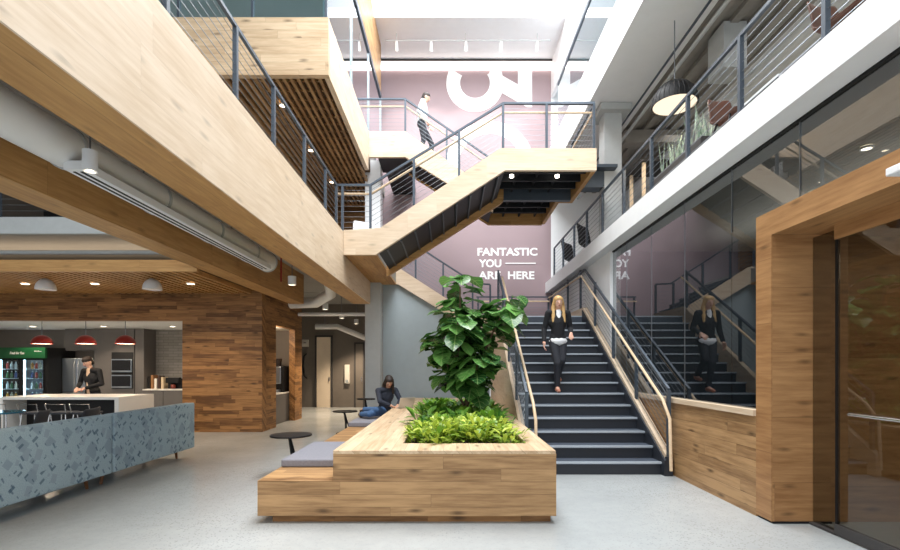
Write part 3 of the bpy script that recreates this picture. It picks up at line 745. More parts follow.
def shell_chair(loc, rz, label, mat, lm, h=.45, back=.42, w=.27, group=None, name='shell_chair', cat='chair'):
    s = thing(name, label, cat, loc, rz, group, local=True)
    m = MB(); R = []
    for i in range(9):                       # profile from front of seat to top of back
        t = i/8
        if t < .5: y = -.24+.46*(t/.5); z = h+.02-.03*math.sin(PI*t/.5)
        else: q = (t-.5)/.5; y = .22+.10*q; z = h+.02+back*q
        ww = w*(1-.25*abs(t-.45)**1.5)
        R.append([m.bm.verts.new((ww*u, y-.05*u*u*(1 if t > .5 else 0), z+.05*u*u*(0.6 if t <= .5 else .2))) for u in (-1, -.6, 0, .6, 1)])
    for A, B in zip(R, R[1:]):
        for j in range(4): m.bm.faces.new((A[j], A[j+1], B[j+1], B[j]))
    o = m.build('seat_shell', mat, s, 'all')
    sm = o.modifiers.new('solid', 'SOLIDIFY'); sm.thickness = .03; sm.offset = 0
    ss = o.modifiers.new('sub', 'SUBSURF'); ss.levels = ss.render_levels = 1
    for sx in (-1, 1):
        for sy in (-1, 1): MB().cone((sx*.24, sy*.22, 0), (sx*.13, sy*.12, h), .012, .014, 8).build('leg', lm, s, True)
    return s
M_leather = plain('brown_leather', (92, 58, 44), .45, var=.12, nscale=12)
M_charf = plain('charcoal_felt', (58, 60, 66), .9, var=.08, nscale=30)
M_blackf = plain('black_fabric', (24, 24, 27), .8, var=.1, nscale=30)
M_shellw = plain('white_shell', (226, 226, 226), .4, var=.02)
shell_chair((3.40, 5.78, 4.0), 0.1, 'brown leather chair on the balcony behind the tall grass planter', M_leather, M_black, .46, .38, .17)
shell_chair((3.42, 4.1, 4.0), .2, 'brown leather chair high on the balcony nearest the camera', M_leather, M_black, .44, .34, .18)
shell_chair((3.6, 12.2, 4.0), .9, 'black lounge chair on the balcony nearer the concrete column', M_blackf, M_black, .50, .62, .42, name='lounge_chair')
shell_chair((3.55, 13.7, 4.0), .9, 'black lounge chair at the far end of the balcony', M_blackf, M_black, .48, .58, .42, name='lounge_chair')
shell_chair((-1.95, 10.9, 3.98), .3, 'white shell chair on the upper floor behind the stair railing', M_shellw, M_chrome, .45, .42)
shell_chair((-6.2, 6.9, 0), -1.1, 'charcoal lounge chair behind the nearer patterned sofa', M_charf, M_chrome, .42, .42, .34, name='lounge_chair')
shell_chair((-6.1, 7.75, 0), -1.3, 'charcoal lounge chair behind the far patterned sofa', M_charf, M_chrome, .42, .38, .34, name='lounge_chair')
t = thing('bar_table', 'tall balcony table with a dark top and pale wood legs beside the railing', 'table', (3.62, 8.5, 4.0), local=True)
MB().box(-.4, .4, -.35, .35, .98, 1.02).build('table_top', M_black, t, bevel=.005)
for x in (-.32, .32):
    for y in (-.28, .28): MB().box(x-.025, x+.025, y-.025, y+.025, 0, .98).build('leg', wood('rail', 'Z'), t)
t = thing('cafe_table', 'white edged low table beside the brown leather balcony chair', 'table', (3.62, 5.15, 4.0), local=True)
MB().box(-.32, .32, -.3, .3, .43, .455).build('table_top', M_white, t, bevel=.004)
MB().box(-.31, .31, -.29, .29, .41, .43).build('underside', M_black, t)
for x in (-.28, .28):
    for y in (-.25, .25): MB().cone((x, y, 0), (x, y, .42), .016, n=8).build('leg', M_black, t, True)
t = thing('planter_box', 'dark trough planter of tall grassy blades on the balcony edge', 'planter', (3.5, 7.1, 4.0), local=True)
MB().box(-.2, .2, -.75, .75, 0, .55).build('trough', M_dkgrey, t, bevel=.01)
gm = MB()
for i in range(95):
    x, y = rng.uniform(-.15, .15), rng.uniform(-.7, .7); a = rng.random()*6.28
    leaf(gm.bm, (x, y, .54), (math.cos(a)*.22, math.sin(a)*.22, 1), (1, 0, 0), rng.uniform(.25, .62), .013, .05, .01, (1, 1.1, .8, 0))
gm.build('grass_blades', leaf_mat('snake_plant', (92, 122, 104), (186, 204, 184), .5), t)['kind'] = 'stuff'

# ------------------------------------------------------------------ ducts, pipes, lamps
d = thing('air_duct', 'big round white air duct hanging between the two wood beams', 'duct', (-3.2, 5.5, 3.3))
MB().tube([(-3.2, -.4, 3.31), (-3.2, 8.4, 3.31)], .165, 28).build('duct_body', M_duct, d, True)
for y in (1.6, 2.8, 4.0, 5.2, 6.4, 7.6, 8.36): MB().tube([(-3.2, y-.02, 3.31), (-3.2, y+.02, 3.31)], .175, 28).build('duct_collar', M_concl, d, True)
sd = MB().box(-3.15, -2.98, 3.9, 7.95, 3.10, 3.17).build('slot_diffuser', M_white, d)
MB().box(-3.11, -3.09, 3.95, 7.9, 3.094, 3.102).build('slot', M_dark, sd)
MB().box(-3.05, -3.03, 3.95, 7.9, 3.094, 3.102).build('slot', M_dark, sd)
for y in (3, 5, 7): MB().cone((-3.2, y, 3.45), (-3.2, y, 3.75), .006, n=6).build('hanger', M_cable, d)
def tubething(name, label, pts, r, mat, n=16, cat='pipe', hang=(), top=3.75):
    o = tag(MB().tube(pts, r, n).build(name, mat, None, True), label, cat)
    for p in hang: MB().cone(p, (p[0], p[1], top), .008, n=6).build('hanger', M_cable, o)
    return o
tubething('air_duct', 'white elbow duct bending beside the corridor ceiling lamps', [(-2.75, 9.4, 3.55), (-2.75, 10.8, 3.5), (-2.9, 11.6, 3.25), (-3.4, 12.1, 3.1), (-4.1, 12.3, 3.1)], .13, M_duct, 20, 'duct', [(-2.75, 10.0, 3.6), (-3.8, 12.2, 3.2)])
tubething('pipe', 'white pipe running crosswise under the corridor ceiling', [(-4.2, 13.2, 2.92), (-1.8, 13.2, 2.92)], .05, M_duct)
tubething('air_duct', 'sloping grey branch duct over the corridor door', [(-4.4, 15.6, 2.78), (-3.7, 15.6, 2.78), (-2.0, 15.6, 2.1)], .09, M_duct, 16, 'duct', [(-4.1, 15.6, 2.85), (-2.5, 15.6, 2.35)])
tubething('pipe', 'thin pipe above the front edge of the lounge slat ceiling', [(-13.5, 8.55, 3.52), (-4.2, 8.55, 3.52)], .04, M_concl)
tubething('pipe', 'slim pipe along the balcony ceiling above the black pendant', [(3.75, 1.0, 6.45), (3.75, 14.2, 6.45)], .03, M_concl, 10)
tubething('pipe', 'second slim dark pipe along the balcony ceiling', [(3.62, 1.0, 6.6), (3.62, 14.2, 6.6)], .02, M_steel, 10)
tubething('air_duct', 'large grey duct running along the balcony ceiling', [(5.0, .5, 6.1), (5.0, 14.2, 6.1)], .28, M_concl, 24, 'duct')
tubething('pipe', 'thin conduit crossing the balcony ceiling', [(3.4, 6.2, 6.58), (8.5, 6.2, 6.58)], .025, M_concl, 10)
tubething('pipe', 'thin sprinkler pipe crossing the balcony ceiling nearer the camera', [(3.4, 5.0, 6.52), (8.5, 5.0, 6.52)], .02, M_concl, 10)
tubething('sprinkler_pipe', 'red sprinkler drop pipe beside the corridor lamps', [(-3.15, 8.9, 3.7), (-3.15, 8.9, 3.06)], .015, M_red, 10)
def cyl_lamp(loc, label, r=.075, h=.16, power=110):
    s = thing('cylinder_lamp', label, 'lamp', loc, local=True, group='white cylinder downlights')
    MB().lathe([(r-.012, .0), (r, .0), (r, h), (.0, h), (.0, h-.005), (r-.012, .02)], n=24).build('shade', M_white, s, True)
    MB().lathe([(0, .02), (r-.012, .02)], n=24).build('lens', M_lampwhite, s)
    MB().cone((0, 0, h), (0, 0, 3.75-loc[2]), .007, n=6).build('rod', M_cable, s)
    l_ = lamp('SPOT', 'lamp_light', (loc[0], loc[1], loc[2]-.02), power, WARM, spot=1.9)
cyl_lamp((-2.82, 3.75, 3.02), 'white cylinder lamp below the big round duct, nearest the camera', .052, .16)
cyl_lamp((-2.98, 9.0, 3.02), 'white cylinder lamp beside the red sprinkler pipe')
cyl_lamp((-3.3, 12.6, 2.98), 'white cylinder lamp before the crosswise white pipe')
cyl_lamp((-3.28, 14.4, 2.93), 'white cylinder lamp behind the crosswise white pipe', power=300)
cyl_lamp((-3.22, 16.3, 2.93), 'white cylinder lamp over the cream corridor door', power=380)
def disc_light(x, y, z, label, r=.055, power=12, mat=None, group=None):
    t = thing('recessed_light', label, 'light', (x, y, z), local=True, group=group)
    MB().lathe([(0, -.004), (r, -.004), (r, .012), (0, .012)], n=20).build('lens', mat or M_lampwhite, t)
    MB().lathe([(r, -.008), (r+.014, -.008), (r+.014, .01), (r, .01)], n=20).build('trim_ring', M_white, t)
    if power: lamp('SPOT', 'recessed_glow', (x, y, z-.03), power, WARM, spot=2.2)
for x, y, w in ((-2.94, 8.4, 'nearest the box front'), (-2.96, 10.15, 'midway along the slats'), (-2.95, 11.9, 'nearest the pale column')):
    disc_light(x, y, 6.06, 'round downlight in the overhanging slat ceiling, '+w, power=14)
for x, w in ((-8.43, 'left of the first white dome'), (-7.05, 'right of the first white dome'), (-5.15, 'right of the second white dome')):
    disc_light(x, 9.5, 3.13, 'round downlight in the lounge slat ceiling, '+w, .07, power=110)
for x, w in ((-11.5, 'over the green topped cooler'), (-9.55, 'over the wall ovens'), (-7.65, 'beside the plank wall')):
    disc_light(x, 13.2, 2.59, 'round downlight in the white kitchen ceiling, '+w, .07, power=90)
def dome(loc, r, h, mat, label, cat='pendant lamp', cord=None, lens=M_lampwhite, power=18, group=None, name='pendant_lamp', ribs=False):
    s = thing(name, label, cat, loc, local=True, group=group)
    prof = [(r*math.cos(a), h*math.sin(a)) for a in [PI/2*i/9 for i in range(10)]]
    prof = prof+[(0.0, h)] if prof[-1][0] > 1e-4 else prof
    inner = [(r*.96*math.cos(a), h*.95*math.sin(a)) for a in [PI/2*i/9 for i in range(10)]][::-1]
    MB().lathe(prof[:-1]+[(0, h)]+[(0, h*.95)]+inner[1:], n=40).build('shade', mat, s, True)
    MB().lathe([(0, .03*r), (r*.93, .03*r)], n=32).build('diffuser', lens, s)
    if ribs:
        for k in range(28):
            a = 2*PI*k/28
            MB().tube([(r*1.004*math.cos(b)*math.cos(a), r*1.004*math.cos(b)*math.sin(a), h*1.004*math.sin(b)) for b in (0, .3, .6, .9, 1.2)], .006, 5).build('rib', mat, s)
    MB().cone((0, 0, h), (0, 0, h+cord), .008, n=8).build('rod', M_cable, s)
    if power: lamp('POINT', 'pendant_glow', (loc[0], loc[1], loc[2]-.06), power, WARM, radius=r*.6)
    return s
M_ivory = emit('ivory_diffuser', (255, 236, 205), 1.25)
dome((3.40, 7.3, 5.46), .33, .36, M_black, 'large ribbed black dome pendant with a glowing underside over the balcony', cord=.93, lens=M_ivory, power=40, ribs=True)
for px, w in ((-9.8, 'in front of the green topped cooler'), (-8.75, 'in front of the steel fridge'), (-7.8, 'in front of the wall ovens')):
    dome((px, 11.5, 2.03), .215, .21, M_red, 'red dome pendant in the kitchen, hanging '+w, cord=.36, power=22, group='red kitchen pendants')
for x, w in ((-7.6, 'over the island end'), (-5.6, 'nearest the plank kitchen wall')):
    dome((x, 9.0, 2.93), .165, .21, M_white, 'small white dome lamp under the lounge slat ceiling, '+w, cord=.04, lens=M_white, power=0)
tr = thing('track_light', 'white ceiling track with five spot heads before the rose wall', 'light', (.4, 13.2, 10.3))
MB().box(-1.8, 2.75, 13.19, 13.21, 10.44, 10.46).build('track', M_concl, tr)
for x in (-1.5, 0.4, 2.37): MB().cone((x, 13.2, 10.46), (x, 13.2, 10.65), .01, n=6).build('stem', M_concl, tr)
for x in (-1.5, -.55, .41, 1.375, 2.37):
    h_ = MB().cone((x, 13.2, 10.42), (x, 13.28, 10.2), .035, .045, 14).build('spot_head', M_white, tr, True)
    lamp('SPOT', 'wall_wash', (x, 13.33, 10.1), 100, (1, .9, .86), spot=1.2, rot=(math.radians(25), 0, 0))
f = thing('wall_fixture', 'small white wall fixture on the wood lintel', 'fixture', (3.0, 3.2, 2.78))
MB().box(2.93, 3.05, 2.7, 3.24, 2.775, 2.83).build('housing', M_white, f, bevel=.008)
MB().box(2.97, 3.05, 2.9, 3.1, 2.83, 2.86).build('bracket', M_chrome, f)
disc_light(4.6, 6.1, 3.70, 'round ceiling downlight seen through the tinted glazing, farther from the door', .045, 8)
disc_light(4.2, 4.85, 3.70, 'round ceiling downlight seen through the tinted glazing, nearer the door', .045, 8)

# ------------------------------------------------------------------ kitchen
isl = thing('kitchen_island', 'white waterfall island counter with an open dark front', 'counter', (-7.2, 9.3, 0))
MB().box(-8.3, -6.09, 8.8, 9.84, .88, .93).build('countertop', M_quartz, isl, bevel=.004)
MB().box(-8.3, -8.22, 8.8, 9.84, 0, .88).build('side_panel', M_quartz, isl)
MB().box(-6.17, -6.09, 8.8, 9.84, 0, .88).build('side_panel', M_quartz, isl)
MB().box(-8.22, -6.17, 9.3, 9.34, 0, .88).build('back_panel', M_dark, isl)
def stool(x, y, label):
    s = thing('bar_stool', label, 'stool', (x, y, 0), local=True, group='bar stools at the island')
    MB().box(-.17, .17, -.16, .16, .66, .70).build('seat', M_charf, s, bevel=.015, seg=3)
    for a in (-1, 1):
        for b in (-1, 1): MB().cone((a*.19, b*.18, 0), (a*.14, b*.13, .66), .011, n=8).build('leg', M_chrome, s, True)
    MB().tube([(-.17, -.165, .22), (.17, -.165, .22), (.17, .165, .22), (-.17, .165, .22)], .009, 8, True).build('footrest', M_chrome, s, True)
    MB().tube([(-.16, -.15, .70), (-.17, -.19, .84), (.17, -.19, .84), (.16, -.15, .70)], .01, 8).build('back_frame', M_chrome, s, True)
for x, w in ((-7.85, 'first from the far left end'), (-7.3, 'second from the far left end'), (-6.82, 'third from the far left end'), (-6.4, 'last, at the white end panel')):
    stool(x, 8.45, 'low backed bar stool at the island, '+w)
t = thing('tall_table', 'tall round table with a teal glass top behind the nearer sofa', 'table', (-5.75, 6.1, 0), local=True)
MB().lathe([(0, .90), (.26, .90), (.26, .92), (0, .92)], n=32).build('table_top', plain('teal_glass_top', (60, 110, 130), .1, var=.02), t, True)
MB().cone((0, 0, .01), (0, 0, .9), .025).build('column', M_chrome, t, True)
MB().lathe([(0, 0), (.22, 0), (.22, .012), (0, .012)], n=32).build('base', M_chrome, t, True)

M_cab = plain('grey_cabinet', (104, 100, 98), .5, var=.03)
M_green = plain('green_sign', (15, 84, 46), .5, var=.04)
M_coolglow = emit('cooler_lightbar', (225, 238, 255), 11.0)
fr = thing('fridge', 'steel french door fridge behind the man in black', 'fridge', (-10.9, 14.3, 0))
MB().box(-11.34, -10.46, 14.08, 14.58, .02, 1.72).build('body', M_dkgrey, fr)
M_fr = plain('fridge_steel', (176, 186, 198), .28, .85, var=.04)
for x0, x1 in ((-11.34, -10.905), (-10.895, -10.46)):
    dd = MB().box(x0, x1, 14.0, 14.075, .75, 1.72).build('door', M_fr, fr, bevel=.01)
    hx = x1-.05 if x0 < -11 else x0+.05
    MB().tube([(hx, 14.0, .85), (hx, 13.95, .9), (hx, 13.95, 1.6), (hx, 14.0, 1.65)], .012, 8).build('handle', M_chrome, dd, True)
dw = MB().box(-11.34, -10.46, 14.0, 14.075, .05, .735).build('freezer_drawer', M_fr, fr, bevel=.01)
MB().tube([(-11.25, 14.0, .66), (-11.2, 13.95, .66), (-10.6, 13.95, .66), (-10.55, 14.0, .66)], .012, 8).build('handle', M_chrome, dw, True)
co = thing('drink_cooler', 'glass door drink cooler under a green header sign', 'cooler', (-12.1, 14.0, 0))
MB().box(-12.85, -12.78, 13.5, 14.5, 0, 2.02).build('side_panel', M_dark, co)
MB().box(-11.42, -11.35, 13.5, 14.5, 0, 2.02).build('side_panel', M_dark, co)
MB().box(-12.78, -11.42, 14.42, 14.5, 0, 2.02).build('back_panel', plain('cooler_interior', (180, 190, 205), .5), co)
MB().box(-12.78, -11.42, 13.5, 14.42, 0, .22).build('plinth', M_dark, co)
hd = MB().box(-12.84, -11.36, 13.44, 13.52, 1.72, 2.02).build('header', M_green, co)
text_mesh('header_script', 'Fresh for You', M_letter, -12.35, -11.95, 1.83, 1.90, 13.435, hd, .01, .004, .3)
text_mesh('header_script', 'Market', M_letter, -11.66, -11.46, 1.90, 1.93, 13.435, hd, .01, .004)
for x in (-12.77, -12.1, -11.43): MB().box(x-.012, x+.012, 13.6, 13.64, .25, 1.70).build('light_bar', M_coolglow, co)
for z in (.55, .85, 1.15, 1.42): MB().box(-12.78, -11.42, 13.65, 14.4, z-.015, z).build('shelf', M_white, co)
for x0, x1 in ((-12.78, -12.11), (-12.09, -11.42)):
    dd = MB().box(x0, x1, 13.50, 13.51, .22, 1.72).build('door', M_glasse, co)
    f_ = MB(); f_.box(x0, x0+.04, 13.48, 13.52, .22, 1.72); f_.box(x1-.04, x1, 13.48, 13.52, .22, 1.72); f_.box(x0, x1, 13.48, 13.52, .22, .27); f_.box(x0, x1, 13.48, 13.52, 1.67, 1.72)
    f_.build('door_frame', M_black, dd)
cols = [(200, 60, 50), (230, 220, 200), (60, 120, 70), (225, 160, 60), (70, 90, 150), (240, 240, 240)]
bmats = [plain('bottle_%d_label' % i, c, .3) for i, c in enumerate(cols)]
bp = {}
for zi, z in enumerate((.55, .85, 1.15, 1.42)):
    for k in range(11):
        x = -12.70+.118*k+.0
        if abs(x+12.1) < .04: continue
        mi = rng.randrange(6)
        if mi not in bp:
            b = thing('drink_bottle', 'drink bottle standing on a shelf inside the glass door cooler', 'bottle', (x, 13.75, z), local=True, group='bottles in the drink cooler')
            MB().lathe([(0, 0), (.034, 0), (.036, .12), (.014, .17), (.014, .195), (0, .195)], n=14).build('bottle_body', bmats[mi], b, True)
            MB().lathe([(.016, .18), (.016, .205), (0, .205)], n=12).build('cap', M_white, b, True)
            bp[mi] = b
        else: copy_tree(bp[mi], loc=(x, 13.75, z))
cb = thing('tall_cabinet', 'grey cabinets bridging over the steel fridge', 'cabinet', (-10.9, 14.3, 0))
MB().box(-11.36, -10.44, 14.15, 14.58, 1.95, 2.59).build('body', M_cab, cb)
for x0, x1 in ((-11.36, -10.905), (-10.895, -10.44)): MB().box(x0, x1, 14.13, 14.15, 1.96, 2.58).build('door', M_cab, cb)
oc = thing('oven_cabinet', 'tall grey cabinet holding two wall ovens', 'cabinet', (-9.7, 14.3, 0))
MB().box(-10.42, -8.97, 14.02, 14.58, 0, 2.59).build('body', M_cab, oc)
MB().box(-9.24, -9.23, 14.0, 14.02, 0, 2.59).build('door_gap', M_dark, oc)
MB().box(-9.90, -9.28, 14.0, 14.02, .84, 1.9).build('oven_niche', M_dark, oc)
for z0, z1, nm, w in ((1.32, 1.70, 'microwave', 'upper built in microwave with a dark glass door'), (.86, 1.24, 'wall_oven', 'lower built in oven with a dark glass door')):
    ov = thing(nm, w+' in the tall grey cabinet', 'oven', (-9.59, 14.0, z0))
    MB().box(-9.88, -9.30, 13.96, 14.0, z0, z1).build('door', M_fr, ov, bevel=.006)
    MB().box(-9.86, -9.32, 13.95, 13.96, z0+.05, z1-.03).build('door_glass', plain('oven_glass', (24, 24, 28), .08), ov)
    MB().box(-9.84, -9.34, 13.91, 13.93, z0+.02, z0+.04).build('handle', M_chrome, ov)
kc = thing('kitchen_counter', 'grey base cabinets with a white worktop before the pale brick wall', 'counter', (-7.5, 14.2, 0))
MB().box(-8.96, -6.03, 13.98, 14.55, .0, .79).build('body', M_cab, kc)
MB().box(-8.96, -6.02, 13.94, 14.58, .79, .83).build('worktop', M_quartz, kc)
for k in range(5): MB().box(-8.94+k*.58, -8.94+k*.58+.56, 13.96, 13.98, .08, .78).build('door', M_cab, kc)
for k, (h_, c) in enumerate(((.36, (40, 36, 34)), (.40, (150, 108, 70)), (.30, (225, 220, 212)), (.38, (60, 40, 34)), (.34, (210, 190, 160)))):
    tag(MB().box(-8.95+.1*k, -8.95+.1*k+.07, 14.15, 14.4, .83, .83+h_).build('cookbook', plain('book_cover_%d' % k, c, .6), bevel=.004), ['black', 'tan', 'white', 'dark brown', 'beige'][k]+' book standing on the worktop beside the coffee maker', 'book', 'books on the kitchen worktop')
cm = thing('coffee_maker', 'black coffee maker on the white kitchen worktop', 'coffee maker', (-8.15, 14.25, .83))
MB().box(-8.38, -7.95, 14.2, 14.45, .83, 1.12).build('body', M_black, cm, bevel=.01)
MB().box(-8.36, -7.97, 14.05, 14.2, 1.0, 1.16).build('brew_head', M_black, cm, bevel=.01)
MB().lathe([(0, 0), (.06, 0), (.07, .08), (.05, .12), (0, .12)], (-8.16, 14.1, .84), 20).build('carafe', plain('carafe', (120, 60, 50), .15), cm, True)
kt = thing('kettle', 'round black kettle at the plank wall end of the worktop', 'kettle', (-7.75, 14.2, .83), local=True)
MB().lathe([(0, 0), (.09, 0), (.11, .08), (.08, .18), (.03, .21), (0, .21)], n=24).build('body', M_black, kt, True)
MB().tube([(-.08, 0, .18), (-.05, 0, .27), (.05, 0, .27), (.08, 0, .18)], .01, 8).build('handle', M_black, kt, True)
MB().cone((.09, 0, .09), (.16, 0, .17), .02, .01).build('spout', M_black, kt, True)
nc = thing('niche_counter', 'small dark counter inside the coffee niche', 'counter', (-4.8, 12.5, 0))
MB().box(-5.18, -4.47, 11.9, 13.55, 0, .76).build('body', M_cab, nc)
MB().box(-5.18, -4.46, 11.88, 13.57, .76, .79).build('worktop', M_quartz, nc)
lamp('POINT', 'niche_fill', (-4.7, 12.1, 2.3), 34, WARM, radius=.1)  # fill point added inside the niche so the coffee machine shows, no fixture
vm = thing('coffee_machine', 'tall silver and black coffee machine in the plank wall niche', 'coffee machine', (-4.75, 13.1, .79))
MB().box(-5.05, -4.52, 13.0, 13.45, .79, 1.50).build('body', M_black, vm, bevel=.015)
MB().box(-5.03, -4.60, 12.94, 13.0, 1.02, 1.48).build('front_panel', M_fr, vm, bevel=.01)
MB().box(-4.98, -4.80, 12.93, 12.94, 1.25, 1.42).build('screen', M_dark, vm)
MB().box(-5.02, -4.62, 12.86, 13.0, .79, .86).build('drip_tray', M_fr, vm)
MB().lathe([(0, 0), (.10, 0), (.13, .2), (0, .2)], (-4.78, 13.2, 1.5), 20).build('bean_hopper', plain('smoked_plastic', (50, 44, 42), .15), vm, True)
ws = thing('dispenser', 'tall white dispenser on the taupe corridor wall', 'dispenser', (-3.77, 17.45, 1.1))
MB().box(-3.86, -3.68, 17.38, 17.5,   .86, 1.55).build('housing', M_offw, ws, bevel=.02)
MB().box(-3.82, -3.72, 17.37, 17.38, .9, 1.0).build('outlet', M_grey, ws)
th = thing('wall_speaker', 'small white box with a black dot high on the corridor wall', 'speaker', (-5.3, 17.45, 2.33))
MB().box(-5.42, -5.18, 17.44, 17.5, 2.2, 2.46).build('housing', M_offw, th, bevel=.01)
MB().lathe([(0, 0), (.05, 0), (.05, .02), (0, .02)], (-5.3, 17.42, 2.33), 16).build('dial', M_black, th)
hb = tag(MB().tube([(-5.25, 17.46, 1.95), (-5.33, 17.4, 1.85), (-5.36, 17.38, 1.5), (-5.33, 17.4, 1.15), (-5.25, 17.46, 1.05)], .025, 8).build('pull_bar', M_black, None, True), 'curved black pull bar on the corridor wall beside the plank kitchen block', 'handle')

# ------------------------------------------------------------------ laptop
lt = thing('laptop', 'open silver laptop on the oak ledge before the seated woman', 'laptop', (-.93, 9.25, .697), math.radians(-145), local=True)
M_lap = plain('silver_laptop', (205, 202, 198), .35, .5, var=.02)
MB().box(-.16, .16, -.11, .11, 0, .016).build('base', M_lap, lt, bevel=.004)
MB().box(-.14, .14, -.02, .09, .016, .0175).build('keyboard', M_black, lt)
ld = MB().obox((0, .155, .11), (.32, .008, .21), Matrix.Rotation(math.radians(-22), 3, 'X')).build('lid', M_lap, lt, bevel=.003)
MB().obox((0, .150, .108), (.30, .004, .19), Matrix.Rotation(math.radians(-22), 3, 'X')).build('screen', M_dark, ld)

# ------------------------------------------------------------------ people
def skin_mat(name, rgb):
    t = NT(name); n = t.noise(t.obj(), 20, 3); c = lin(rgb)
    t.bsdf(t.ramp(n, [(.3, tuple(v*.93 for v in c[:3])+(1,)), (.7, c)]), .5, 0, .4, **{'Subsurface_Weight': .08}); return t.m
def fuse(m, voxel, name, mat, parent, smooth=3):
    me = bpy.data.meshes.new('tmp'); m.bm.to_mesh(me); m.bm.free()
    o = bpy.data.objects.new('tmp', me); COL.objects.link(o)
    r = o.modifiers.new('r', 'REMESH'); r.mode = 'VOXEL'; r.voxel_size = voxel
    if smooth: q = o.modifiers.new('s', 'SMOOTH'); q.iterations = smooth; q.factor = .5
    dg = bpy.context.evaluated_depsgraph_get(); me2 = bpy.data.meshes.new_from_object(o.evaluated_get(dg))
    bpy.data.objects.remove(o); bpy.data.meshes.remove(me)
    me2.name = name; me2.materials.clear(); me2.materials.append(mat)
    for p in me2.polygons: p.use_smooth = True; p.material_index = 0
    ob = bpy.data.objects.new(name, me2); COL.objects.link(ob); ob.parent = parent; WL[ob.name] = (0, 0, 0)
    return ob
def frame(f, up=(0, 0, 1)):
    f = Vector(f).normalized(); r = f.cross(Vector(up)).normalized(); u = r.cross(f).normalized()
    return f, r, u
def basis(r, f, u): return Matrix((r, f, u)).transposed()
def hand(m, w, el, palm_n, curl=.5, s=1.0):
    """palm and five bent fingers, from wrist w, pointing away from the elbow; palm_n = direction the palm faces"""
    w = Vector(w); a = (w-Vector(el)).normalized(); n = Vector(palm_n); n = (n-a*n.dot(a)).normalized(); b = a.cross(n).normalized()
    m.capsule(w-a*.01, w+a*.02*s, .026*s, .028*s)
    for k in (-1, -.33, .33, 1): m.capsule(w+a*.015*s+b*k*.014*s, w+a*.085*s+b*k*.030*s, .013*s, .0115*s)
    for k, L in ((-1, .064), (-.33, .078), (.33, .084), (1, .074)):
        p = w+a*.088*s+b*k*.030*s; d1 = (a*math.cos(curl*.6)+n*math.sin(curl*.6)+b*k*.08).normalized(); q = p+d1*L*.5*s
        d2 = (a*math.cos(curl*1.6)+n*math.sin(curl*1.6)).normalized(); m.capsule(p, q, .0098*s, .009*s); m.capsule(q, q+d2*L*.5*s, .009*s, .0078*s)
    p = w+a*.025*s+b*.026*s; d1 = (a*.62+b*.7+n*.35).normalized(); q = p+d1*.042*s; m.capsule(p, q, .0125*s, .0105*s); m.capsule(q, q+(a*.85+n*.4).normalized()*.032*s, .0105*s, .0085*s)
